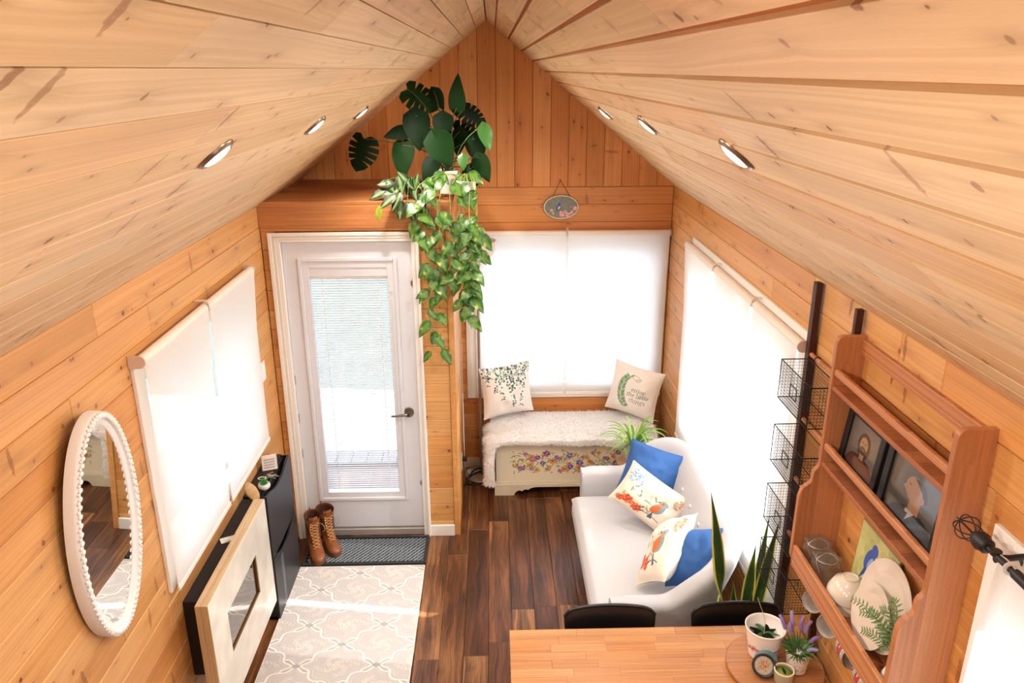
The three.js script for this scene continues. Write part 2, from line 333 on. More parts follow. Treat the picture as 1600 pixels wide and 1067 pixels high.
windowUnit('window_3', [R, 0, ZW], -Math.PI / 2, rightWin, { mull: [-4.2 - ZW], cw: [0.07, 0.1, 0.07, 0.08] });
windowUnit('window_4', [R, 0, ZW], -Math.PI / 2, nearWin, { cw: [0.075, 0.07, 0.06, 0.07] });

// door with glass and blinds between its panes
{
  const g = struct('door_1'); g.position.set(0, 0, ZD);
  const a = -1.256, b = -0.487, top = 2.012, A = -1.3232, B = -0.4417;
  for (const s of [-1, 1]) {
    const xi = s < 0 ? a : b, xo = s < 0 ? A : B, q = (u, v, z) => bb(Math.min(xi + (xo - xi) * u, xi + (xo - xi) * v), Math.max(xi + (xo - xi) * u, xi + (xo - xi) * v), 0, top + 0.057 * v, 0, z, 0.003);
    mesh('casing', [q(0, 0.36, 0.012), q(0.36, 0.5, 0.017), q(0.5, 0.66, 0.013), q(0.66, 1, 0.021)], white, g);
  }
  const hq = (u, v, z) => bb(a + (A - a) * u, b + (B - b) * u, top + 0.057 * u, top + 0.057 * v, 0, z, 0.003);
  mesh('casing', [hq(0, 0.36, 0.012), hq(0.36, 0.5, 0.017), hq(0.5, 0.66, 0.013), hq(0.66, 1, 0.021)], white, g);
  mesh('jamb', [box(0.02, top, 0.13, a - 0.01, top / 2, -0.066), box(0.02, top, 0.13, b + 0.01, top / 2, -0.066), box(b - a, 0.02, 0.13, (a + b) / 2, top + 0.01, -0.066)], white, g);
  mesh('threshold', [bb(a, b, 0, 0.05, -0.12, -0.012, 0.006), bb(a, b, 0.05, 0.062, -0.1, -0.03)], S('#b9b3ac', 0.4, { metalness: 0.3 }), g);
  const gx0 = -1.112, gx1 = -0.642, gy0 = 0.325, gy1 = 1.795, z0 = -0.062, z1 = -0.02;
  mesh('door_panel', extr([[a + 0.003, 0.066], [b - 0.003, 0.066], [b - 0.003, top - 0.004], [a + 0.003, top - 0.004]], z1 - z0, 0.001, [[[gx0, gy0], [gx0, gy1], [gx1, gy1], [gx1, gy0]]]).translate(0, 0, z0), doorWhite, g);
  const ring = (x0, x1, y0, y1, w, za, zb) => [bb(x0, x0 + w, y0, y1, za, zb, 0.005), bb(x1 - w, x1, y0, y1, za, zb, 0.005), bb(x0 + w, x1 - w, y1 - w, y1, za, zb, 0.005), bb(x0 + w, x1 - w, y0, y0 + w, za, zb, 0.005)];
  mesh('glazing_frame', [...ring(-1.17, -0.578, 0.268, 1.912, 0.024, z1, z1 + 0.014), ...ring(-1.146, -0.602, 0.29, 1.888, 0.04, z1, z1 + 0.006)], doorWhite, g);
  mesh('pane', new THREE.PlaneGeometry(gx1 - gx0, gy1 - gy0).translate((gx0 + gx1) / 2, (gy0 + gy1) / 2, -0.026), glass, g);
  mesh('pane', new THREE.PlaneGeometry(gx1 - gx0, gy1 - gy0).translate((gx0 + gx1) / 2, (gy0 + gy1) / 2, -0.058), glass, g);
  const bl = new THREE.Group(); bl.name = 'blind'; g.add(bl);
  const slatM = Ph('#f3f4f4', 0.6, { transmission: 0.25, thickness: 0 }), sg = box(gx1 - gx0 - 0.012, 0.0007, 0.0125);
  for (let y = gy0 + 0.014; y < gy1 - 0.02; y += 0.0158) { const s = mesh('slat', sg, slatM, bl); s.position.set((gx0 + gx1) / 2, y, -0.042); s.rotation.x = 0.12; }
  for (const x of [-1.035, -0.70]) mesh('cord', box(0.003, gy1 - gy0 - 0.01, 0.001, x, (gy0 + gy1) / 2, -0.035), whiteGloss, bl);
  mesh('head_rail', bb(gx0 + 0.004, gx1 - 0.004, gy1 - 0.022, gy1 - 0.002, -0.05, -0.034), whiteGloss, bl);
  const h = mesh('handle', [new THREE.CylinderGeometry(0.031, 0.033, 0.012, 28).rotateX(Math.PI / 2).translate(-0.553, 0.9, z1 + 0.007), rod([-0.553, 0.9, z1], [-0.553, 0.9, z1 + 0.045], 0.011, 16), tube([[-0.553, 0.9, z1 + 0.046], [-0.58, 0.899, z1 + 0.049], [-0.62, 0.893, z1 + 0.047], [-0.66, 0.89, z1 + 0.044]], 0.008, 16, 10)], S('#8d867c', 0.32, { metalness: 1 }), g);
  mesh('keyhole', new THREE.CylinderGeometry(0.009, 0.009, 0.006, 16).rotateX(Math.PI / 2).translate(-0.553, 0.9, z1 + 0.058), S('#5d574f', 0.4, { metalness: 1 }), h);
  for (const y of [0.39, 1.75]) mesh('latch_plate', [box(0.004, 0.05, 0.012, b - 0.004, y, z1 + 0.004), rod([b - 0.012, y - 0.014, z1], [b - 0.012, y + 0.014, z1], 0.005)], S('#a39c90', 0.4, { metalness: 0.9 }), g);
  for (const y of [0.62, 0.87, 1.13]) mesh('hinge', rod([a + 0.004, y - 0.03, z1 + 0.004], [a + 0.004, y + 0.03, z1 + 0.004], 0.005), S('#c4c6ca', 0.4, { metalness: 0.7 }), g);
  mesh('blind_slider', [box(0.006, 0.9, 0.004, -0.622, 1.2, z1 + 0.007), box(0.012, 0.014, 0.008, -0.622, 1.7, z1 + 0.01)], S('#d8d6d2', 0.4), g);
}
// porch and ground outside the door
{
  const g = struct('porch_deck'), m = S('#a9abad', 0.7, { map: beechTex });
  mesh('joist', box(1.5, 0.1, 0.06, -0.9, -0.16, -5.2), S('#6b6a68', 0.8), g);
  for (let k = 0; k < 11; k++) mesh('deck_board', piece(rect(-1.56 + 0.125 * k, -1.56 + 0.125 * k + 0.119, 4.72, 5.98), 0.03, 0.004, 'y', [rnd(), rnd()], 1, 0.5).rotateX(-Math.PI / 2).translate(0, -0.06, 0), m, g);
  const n = struct('neighbour_wall'), sid = S('#77797a', 0.85, { map: speckTex });
  for (let k = 0; k < 16; k++) mesh('siding', piece(rect(-9, 4, 0.3 * k, 0.3 * k + 0.296), 0.03, 0.01, 'x').rotateY(Math.PI / 2).translate(-4.6, -0.6, -3), sid, n);
  const e = struct('ground'); mesh('gravel', grid(40, 40, (u, v) => [-30 + 60 * u, -0.62 + 0.1 * noise(u * 30, v * 30), 20 - 50 * v]), S('#5f655f', 0.95, { map: speckTex }), e);
  mesh('snow', grid(30, 12, (u, v) => [-6 + 12 * u, -0.56 + 0.12 * noise(u * 18, v * 9) - 0.25 * Math.pow(2 * v - 1, 6), -5.8 - 3.0 * v]), S('#a9adb3', 0.9), e);
}

// ---------------------------------------------------------------- roller shades and recessed lights
function rollerShade(label, where, pos, turn, u0, u1, vt, vb, o = {}) {
  const n = o.n ?? 0.042, t = thing('roller_shade', label, 'roller shade', pos, turn, where);
  mesh('roller_tube', rod([u0 + 0.006, vt - 0.022, n], [u1 - 0.006, vt - 0.022, n], 0.021, 18), shadeTube, t);
  for (const [u, on, q] of [[u0, o.end0, 0.005], [u1, o.end1, -0.005]]) {
    if (on) mesh('end_cap', extr(new THREE.Shape().moveTo(0.002, -0.024).lineTo(n, -0.024).absarc(n, 0, 0.024, -Math.PI / 2, Math.PI / 2, false).lineTo(0.002, 0.024), 0.006, 0.001).rotateY(-Math.PI / 2).translate(u + 0.003, vt - 0.022, 0), shadeEnd, t);
    else mesh('bracket', tube([[u + q, vt + 0.012, 0.003], [u + q, vt + 0.012, 0.02], [u + q, vt + 0.008, 0.06], [u + q, vt - 0.03, 0.068]], 0.0035, 14, 6), S('#e9dcd0', 0.3), t);
  }
  const g0 = o.gap0 ?? 0.008, g1 = o.gap1 ?? 0.008;
  mesh('fabric', grid(12, 24, (u, v) => [u0 + g0 + (u1 - u0 - g0 - g1) * u, vb + 0.012 + (vt - vb - 0.034) * v, n + 0.021 - 0.02 * Math.min(1, (1 - v) * 3) + 0.0015 * Math.sin(u * 5 + v * 3)]), shadeM, t);
  mesh('hem_bar', bb(u0 + g0, u1 - g1, vb, vb + 0.022, n - 0.004, n + 0.006, 0.003), shadeTube, t);
  return t;
}
const LW = [[L, 0, ZF], Math.PI / 2], RW = [[R, 0, ZW], -Math.PI / 2], BW = [[0, 0, ZW], 0];
rollerShade('white roller shade on the left wall, the half nearer the oval mirror', 'white roller shades', ...LW, 2.4 + 2.765, 2.4 + 3.47, 1.965, 0.925, { end0: true, gap1: 0.016 });
rollerShade('white roller shade on the left wall, the half nearer the white door', 'white roller shades', ...LW, 2.4 + 3.47, 2.4 + 4.19, 1.965, 0.925, { end1: true, gap0: 0.016 });
rollerShade('white roller shade on the right wall, nearest the corner with the window seat', 'white roller shades', ...RW, -4.87 - ZW, -4.2 - ZW, 1.935, 0.585, { end0: true });
rollerShade('white roller shade in the middle of the three above the sofa', 'white roller shades', ...RW, -4.2 - ZW, -3.52 - ZW, 1.935, 0.585, { gap1: 0.02 });
rollerShade('white roller shade on the right wall, beside the black wire baskets', 'white roller shades', ...RW, -3.52 - ZW, -2.93 - ZW, 1.935, 0.585, { end1: true, gap0: 0.02 });
rollerShade('white roller shade behind the floor lamp and the eucalyptus cushion', 'white roller shades', ...BW, -0.145, 0.524, 1.885, 0.625, { end0: true, n: 0.036 });
rollerShade('white roller shade on the end wall, under the oval bird plaque, in the right corner', 'white roller shades', ...BW, 0.524, 1.262, 1.885, 0.625, { end1: true, n: 0.036 });

const ledM = S('#ffffff', 0.5, { emissive: '#fff1dc', emissiveIntensity: 5 });
{
  const names = { '-1': ['nearest the viewer', 'in the middle of its row', 'nearest the gable wall', 'above the loft edge', 'above the loft', 'at the loft end wall'] };
  for (const side of [-1, 1]) for (let k = 0; k < 6; k++) {
    const z = [[-1.912, -3.07, -4.265, -0.7, 0.5, 1.7], [-1.81, -2.925, -4.26, -0.65, 0.5, 1.7]][side < 0 ? 0 : 1][k], ex = side < 0 ? L : R, ey = side < 0 ? EL : ER, len = Math.hypot(ex - RX, ey - RY), d = V((RX - ex) / len, (RY - ey) / len, 0), n = side < 0 ? V(d.y, -d.x, 0) : V(-d.y, d.x, 0), s = [[0.792, 0.808, 0.829], [0.765, 0.78, 0.819]][side < 0 ? 0 : 1][k] ?? 0.79;
    const t = thing('recessed_light', `round recessed light on the ${side < 0 ? 'left' : 'right'} ceiling slope, ${names[-1][k]}`, 'ceiling light', [RX - d.x * s + n.x * 0.001, RY - d.y * s + n.y * 0.001, z], 0, 'recessed ceiling lights');
    t.quaternion.setFromUnitVectors(V(0, 0, 1), n);
    mesh('ring', lathe([[0.04, 0.0], [0.04, 0.008], [0.043, 0.0105], [0.048, 0.008], [0.053, 0.002], [0.053, 0]], 40).rotateX(Math.PI / 2), S('#8f7d6a', 0.3, { metalness: 0.9 }), t);
    mesh('light_diffuser', lathe([[0, 0.016], [0.02, 0.015], [0.034, 0.0115], [0.0405, 0.006], [0.0405, 0.003], [0, 0.003]], 36).rotateX(Math.PI / 2), ledM, t);
    const l = new THREE.SpotLight('#fff5ea', 3.0, 0, 1.45, 0.5, 2); l.position.set(0, 0, 0.02); l.target.position.set(0, 0, 1); l.castShadow = true; l.shadow.radius = 2; t.add(l, l.target);
  }
}

// ---------------------------------------------------------------- left side: mirror, shoe cabinets, frame, small things, boots, mats
{
  const t = thing('oval_mirror', 'tall oval wall mirror with a white beaded and carved frame', 'mirror', [L + 0.021, 1.512, -2.335], Math.PI / 2 + 0.004); t.rotation.order = 'YXZ'; t.rotation.x = 0.047;
  const A = 0.212, B = 0.418, el = (o, z) => (u) => { const a = u * Math.PI * 2, nx = Math.cos(a) * B, ny = Math.sin(a) * A, l = Math.hypot(nx, ny); return [A * Math.cos(a) - nx / l * o, B * Math.sin(a) - ny / l * o, z]; };
  const prof = [[0, 0.001], [0, 0.03], [0.004, 0.04], [0.012, 0.044], [0.021, 0.044], [0.024, 0.039], [0.026, 0.036], [0.033, 0.037], [0.036, 0.035], [0.04, 0.034], [0.044, 0.033], [0.046, 0.029]];
  const wm = S('#e9e8e6', 0.5);
  mesh('frame', grid(120, prof.length - 1, (u, v) => { const [o, z] = prof[Math.round(v * (prof.length - 1))]; return el(o, z)(u); }).toNonIndexed(), Object.assign(wm.clone(), { side: THREE.DoubleSide }), t);
  t.children[0].geometry = toCreasedNormals(t.children[0].geometry, 0.9);
  const sh = new THREE.Shape(); sh.absellipse(0, 0, A - 0.045, B - 0.045, 0, Math.PI * 2);
  mesh('mirror_glass', new THREE.ShapeGeometry(sh, 60).translate(0, 0, 0.03), S('#e8ecec', 0.015, { metalness: 1 }), t);
  mesh('backing', extr(sh, 0.024, 0).translate(0, 0, 0.003), darkWood, t);
  const beads = [], n = 84;
  for (let i = 0; i < n; i++) {
    const [x, y] = el(0.0155, 0)(i / n), [x2, y2] = el(0.0155, 0)((i + 0.5) / n), a = Math.atan2(y2 - y, x2 - x);
    beads.push(new THREE.SphereGeometry(1, 8, 6).scale(0.0075, 0.0105, 0.006).rotateZ(a + 0.6).translate(x, y, 0.046));
    beads.push(new THREE.SphereGeometry(1, 7, 5).scale(0.005, 0.006, 0.005).translate(x2 - Math.sin(a) * -0.009, y2 + Math.cos(a) * -0.009, 0.045));
    const [x3, y3] = el(0.031, 0)((i + 0.25) / n); if (i % 2) beads.push(new THREE.SphereGeometry(1, 6, 5).scale(0.0035, 0.0035, 0.003).translate(x3, y3, 0.036));
  }
  mesh('carved_beads', beads, wm, t).userData.kind = 'stuff';
}
const cabF = S('#25272b', 0.42), cabB = S('#141518', 0.5);
function cabinetDoor(w, h, dip) { // front with a hollowed finger edge on top, in x right, y up
  const s = new THREE.Shape(); s.moveTo(-w / 2, 0); s.lineTo(w / 2, 0); s.lineTo(w / 2, h); s.bezierCurveTo(w * 0.28, h - dip * 0.1, w * 0.3, h - dip, 0, h - dip); s.bezierCurveTo(-w * 0.3, h - dip, -w * 0.28, h - dip * 0.1, -w / 2, h); s.closePath();
  return extr(s, 0.01, 0.002);
}
{
  const t = thing('shoe_cabinet', 'tall black shoe cabinet by the door, holding the keys and the little succulent', 'cabinet', [L, 0, -3.9925], Math.PI / 2);
  const w = 0.495, D = 0.13;
  for (const [k, y] of [[0, 0.005], [1, 0.402]]) {
    mesh('cabinet_body', [bb(-w / 2, w / 2, y, y + 0.395, 0.001, 0.06), bb(-w / 2, -w / 2 + 0.01, y, y + 0.395, 0.06, D - 0.014), bb(w / 2 - 0.01, w / 2, y, y + 0.395, 0.06, D - 0.014), bb(-w / 2, w / 2, y, y + 0.02, 0.06, D - 0.014), bb(-w / 2 + 0.01, w / 2 - 0.01, y + 0.1, y + 0.388, 0.06, D - 0.035)], cabB, t);
    mesh('door', cabinetDoor(w, 0.39, 0.045).rotateX(k ? 0.01 : 0.01).translate(0, y + 0.003, D - 0.016), cabF, t);
  }
  mesh('cabinet_top', bb(-w / 2, w / 2, 0.797, 0.803, 0.001, D - 0.045), cabB, t);
  const c = thing('shoe_cabinet', 'lower black shoe cabinet hung on the wall behind the wide birch frame', 'cabinet', [L, 0.405, -3.30], Math.PI / 2);
  mesh('cabinet_body', [bb(-0.43, 0.43, 0, 0.392, 0.001, 0.095)], cabB, c);
  mesh('door', cabinetDoor(0.86, 0.385, 0.03).scale(1, 1, 0.6).translate(0, 0.003, 0.0965), cabF, c);
}
{
  const t = thing('picture_frame', 'wide pale birch frame around a small dark mirror, leaning on the black cabinet', 'frame', [-1.256, 0.245, -3.17], Math.PI / 2);
  const w = 0.86, h = 0.625, a = -0.24, b = 0.205, c = 0.222, d = 0.445;
  mesh('frame_body', extr([[-w / 2, 0], [w / 2, 0], [w / 2, h], [-w / 2, h]], 0.05, 0.0015, [[[a, c], [a, d], [b, d], [b, c]]]).translate(0, 0, 0.0015), S('#dcbd92', 0.5, { map: beechTex }), t);
  mesh('front_veneer', extr([[-w / 2 + 0.001, 0.001], [w / 2 - 0.001, 0.001], [w / 2 - 0.001, h - 0.001], [-w / 2 + 0.001, h - 0.001]], 0.002, 0.0005, [[[a, c], [a, d], [b, d], [b, c]]]).translate(0, 0, 0.053), Ph('#fbf5e6', 0.3, { clearcoat: 0.5, clearcoatRoughness: 0.15, map: speckTex }), t);
  mesh('reveal', [bb(a, a + 0.004, c, d, 0.02, 0.05), bb(b - 0.004, b, c, d, 0.02, 0.05), bb(a, b, c, c + 0.004, 0.02, 0.05), bb(a, b, d - 0.004, d, 0.02, 0.05)], S('#5b4020', 0.5), t);
  mesh('mirror_glass', box(b - a - 0.008, d - c - 0.008, 0.004, (a + b) / 2, (c + d) / 2, 0.04), S('#8f8d8a', 0.04, { metalness: 1 }), t);
}
{
  const printed = canvasTex(256, 256, (g, w, h) => { g.fillStyle = '#f0e6df'; g.fillRect(0, 0, w, h); g.strokeStyle = '#a09a98'; g.lineWidth = 7; for (let r = 0; r < 4; r++) { g.beginPath(); for (let i = 0; i <= 60; i++) { const x = 30 + i * 3.2, y = 50 + r * 50 + Math.sin(i * 1.3 + r) * 11 + Math.sin(i * 0.41) * 6; i ? g.lineTo(x, y) : g.moveTo(x, y); } g.stroke(); } });
  const t = thing('wooden_sign', 'small pale block sign with grey script standing on the black cabinet', 'sign', [-1.298, 0.804, -4.05], 0.35);
  mesh('block', rbox(0.085, 0.085, 0.03, 0, 0.0425, 0, 0.003), S('#e5c9b8', 0.6), t);
  mesh('face', new THREE.PlaneGeometry(0.081, 0.081).translate(0, 0.0425, 0.0153), S('#ffffff', 0.6, { map: printed }), t);
  const k = thing('key_ring', 'bunch of keys on a white loop lying on the black cabinet', 'keys', [-1.30, 0.804, -3.955]);
  mesh('loop', new THREE.TorusGeometry(0.019, 0.0035, 8, 24).rotateX(Math.PI / 2).scale(1.1, 1, 0.8).translate(-0.012, 0.004, 0.02), S('#ddd6d2', 0.5), k);
  mesh('ring', new THREE.TorusGeometry(0.011, 0.0014, 6, 20).rotateX(Math.PI / 2).translate(0.012, 0.003, 0.005), silver, k);
  for (const [a, x, z, c] of [[0.3, 0.02, -0.01, silver], [-0.5, 0.03, 0.006, S('#a99a60', 0.35, { metalness: 0.8 })], [1.1, 0.012, -0.018, S('#c8b77a', 0.35, { metalness: 0.8 })], [-0.1, 0.036, -0.006, silver]])
    mesh('key', [new THREE.CylinderGeometry(0.009, 0.009, 0.002, 14).translate(0.004, 0, 0), box(0.03, 0.002, 0.005, 0.026, 0, 0), box(0.004, 0.002, 0.004, 0.034, 0, 0.004), box(0.003, 0.002, 0.003, 0.028, 0, 0.0035)].map(g => g.rotateY(a).translate(x, 0.004 + z * 0.03 + 0.001, z)), c, k);
  const s = thing('succulent', 'tiny green succulent in a round white pot on the black cabinet', 'plant', [-1.268, 0.804, -3.825]);
  mesh('pot', lathe([[0, 0], [0.02, 0], [0.03, 0.01], [0.033, 0.022], [0.03, 0.033], [0.026, 0.034], [0.024, 0.028], [0, 0.028]], 24), S('#e9e4dd', 0.5), s);
  const gm = S('#2f8a3c', 0.5);
  for (let i = 0; i < 14; i++) { const a = i * 2.4, r = 0.004 + 0.001 * i, q = new THREE.SphereGeometry(1, 6, 6).scale(0.005, 0.02, 0.0035).translate(0, 0.016, 0).rotateX(0.1 + i * 0.06).rotateY(a).translate(Math.sin(a) * r * 0.4, 0.026, Math.cos(a) * r * 0.4); mesh('leaf', q, gm, s); }
  const b = thing('hair_brush', 'oval wooden brush propped between the black cabinet and the birch frame', 'brush', [-1.322, 0.806, -3.705]);
  const orient = g => g.applyMatrix4(new THREE.Matrix4().makeBasis(V(-0.66, -0.32, 0.68).normalize(), V(0.5, -0.75, 0.13).normalize(), V(0.47, 0.43, 0.66).normalize()).setPosition(0.024, 0.05, 0));
  mesh('back', orient(new THREE.SphereGeometry(1, 28, 16).scale(0.031, 0.058, 0.011)), S('#d8b47c', 0.45, { map: beechTex }), b);
  mesh('bristle_pad', orient(new THREE.SphereGeometry(1, 20, 10).scale(0.026, 0.05, 0.008).translate(0, 0, -0.01)), S('#2a211b', 0.8), b);
  const p = solo('envelope', [box(0.07, 0.004, 0.045).rotateY(0.5), box(0.05, 0.003, 0.03, 0.01, 0.004, 0.004).rotateY(0.2)], S('#e8e6e4', 0.6), 'folded white paper lying behind the birch frame', 'paper', null, [-1.315, 0.8015, -3.34]);
  const sw = thing('light_switch', 'white rocker light switch plate between the left shade and the door', 'light switch', [L, 1.295, -4.335], Math.PI / 2);
  mesh('plate', rbox(0.075, 0.118, 0.006, 0, 0, 0.0035, 0.003), white, sw); mesh('rocker', rbox(0.034, 0.066, 0.006, 0, 0, 0.008, 0.002), whiteGloss, sw);
}
// rug with a raised damask pattern, rubber boot tray, boots
{
  const draw = bump => (g, w, h) => {
    g.fillStyle = bump ? '#555' : '#bdb9b9'; g.fillRect(0, 0, w, h);
    const med = (cx, cy, sx, sy) => {
      const pt = (a, k = 1) => { const r = 1 + 0.1 * Math.cos(a * 8) ; const e = Math.pow(Math.abs(Math.cos(a)), 1.3), f = Math.pow(Math.abs(Math.sin(a)), 1.3); return [cx + Math.sign(Math.cos(a)) * e * sx * r * k, cy + Math.sign(Math.sin(a)) * f * sy * r * k]; };
      const loop = (k, lw, c) => { g.strokeStyle = c; g.lineWidth = lw; g.beginPath(); for (let i = 0; i <= 160; i++) { const [x, y] = pt(i / 160 * Math.PI * 2, k); i ? g.lineTo(x, y) : g.moveTo(x, y); } g.stroke(); };
      g.fillStyle = bump ? '#6a6a6a' : '#c8c4c3'; g.beginPath(); for (let i = 0; i <= 160; i++) { const [x, y] = pt(i / 160 * Math.PI * 2, 0.97); i ? g.lineTo(x, y) : g.moveTo(x, y); } g.fill();
      const c1 = bump ? '#fff' : '#f2ede4', c2 = bump ? '#cfcfcf' : '#e3deD6';
      loop(1, 15, c1); loop(0.86, 5, c2);
      g.lineWidth = 6; g.strokeStyle = c2;
      for (let q = 0; q < 4; q++) for (let k = 0; k < 6; k++) { const a = q * Math.PI / 2 + k * 0.28 + 0.1, r = 0.2 + 0.11 * k, [x, y] = [cx + Math.cos(a) * sx * r * 0.82, cy + Math.sin(a) * sy * r * 0.7]; g.beginPath(); for (let i = 0; i < 22; i++) { const b = i * 0.42 + q * 1.6, R2 = 3 + i * 0.85; const X = x + Math.cos(b) * R2, Y = y + Math.sin(b) * R2; i ? g.lineTo(X, Y) : g.moveTo(X, Y); } g.stroke(); }
      loop(0.42, 4, c2); loop(0.24, 3.4, c1); for (let k = 0; k < 8; k++) { g.beginPath(); g.ellipse(cx + Math.cos(k * 0.785) * 20, cy + Math.sin(k * 0.785) * 20, 11, 5, k * 0.785, 0, 7); g.stroke(); }
    };
    for (let i = -1; i <= 2; i++) for (let j = -1; j <= 2; j++) { med(i * w, j * h, w * 0.40, h * 0.44); med((i + 0.5) * w, (j + 0.5) * h, w * 0.40, h * 0.44); }
    for (let i = -1; i <= 2; i++) for (let j = -1; j <= 2; j++) for (const [x, y] of [[0.5, 0], [0, 0.5]]) { g.fillStyle = bump ? '#444' : '#b0acac'; g.beginPath(); g.ellipse((i + x) * w, (j + y) * h, w * 0.05, h * 0.045, 0, 0, 7); g.fill(); }
    for (let k = 0; k < 9000; k++) { g.fillStyle = rnd() < 0.5 ? 'rgba(255,255,255,0.06)' : 'rgba(60,50,40,0.06)'; g.fillRect(rnd() * w, rnd() * h, 2, 3); }
  };
  const a = canvasTex(512, 512, draw(false)), b = canvasTex(512, 512, draw(true), false);
  for (const t of [a, b]) t.repeat.set(1 / 0.42, 1 / 0.32);
  const W = 0.785, H = 1.75, t = thing('rug', 'pale grey runner rug with a raised cream damask pattern', 'rug', [-0.853, 0, -4.233 + H / 2]);
  mesh('pile', [piece(rect(-W / 2, W / 2, -H / 2, H / 2), 0.011, 0.002, 'x', [0, 0], 1, 1).rotateX(-Math.PI / 2).translate(0, 0.0125, 0)], S('#ffffff', 0.95, { map: a, bumpMap: b, bumpScale: 0.0035 }), t);
  mesh('bound_edge', [bb(-W / 2 - 0.004, -W / 2 + 0.004, 0.001, 0.012, -H / 2, H / 2), bb(W / 2 - 0.004, W / 2 + 0.004, 0.001, 0.012, -H / 2, H / 2), bb(-W / 2, W / 2, 0.001, 0.012, -H / 2 - 0.004, -H / 2 + 0.004)], S('#ebe4d8', 0.9), t);
}
{
  const x0 = -1.235, x1 = -0.452, z0 = -4.565, z1 = -4.248, t = thing('boot_tray', 'black rubber boot tray with a woven relief in front of the white door', 'mat', [0, 0.001, 0]);
  const m = S('#23262a', 0.5);
  mesh('tray', bb(x0 + 0.004, x1 - 0.004, 0, 0.005, z0 + 0.004, z1 - 0.004, 0.002), m, t);
  mesh('rim', [bb(x0, x0 + 0.02, 0, 0.02, z0, z1, 0.008), bb(x1 - 0.02, x1, 0, 0.02, z0, z1, 0.008), bb(x0 + 0.012, x1 - 0.012, 0, 0.02, z0, z0 + 0.02, 0.008), bb(x0 + 0.012, x1 - 0.012, 0, 0.02, z1 - 0.02, z1, 0.008)], m, t);
  const nubs = []; const nb = rbox(0.026, 0.008, 0.012, 0, 0, 0, 0.0039, 2);
  for (let i = 0; i < 27; i++) for (let j = 0; j < 15; j++) { const x = x0 + 0.035 + i * 0.0275, z = z0 + 0.034 + j * 0.0182; if (x > x1 - 0.03 || z > z1 - 0.03) continue; nubs.push(nb.clone().rotateY((i + j) % 2 ? 0.75 : 0.35).rotateZ(0.12).translate(x + (j % 2) * 0.012, 0.0065, z)); }
  mesh('tread', nubs, S('#79828a', 0.3), t).userData.kind = 'stuff';
}
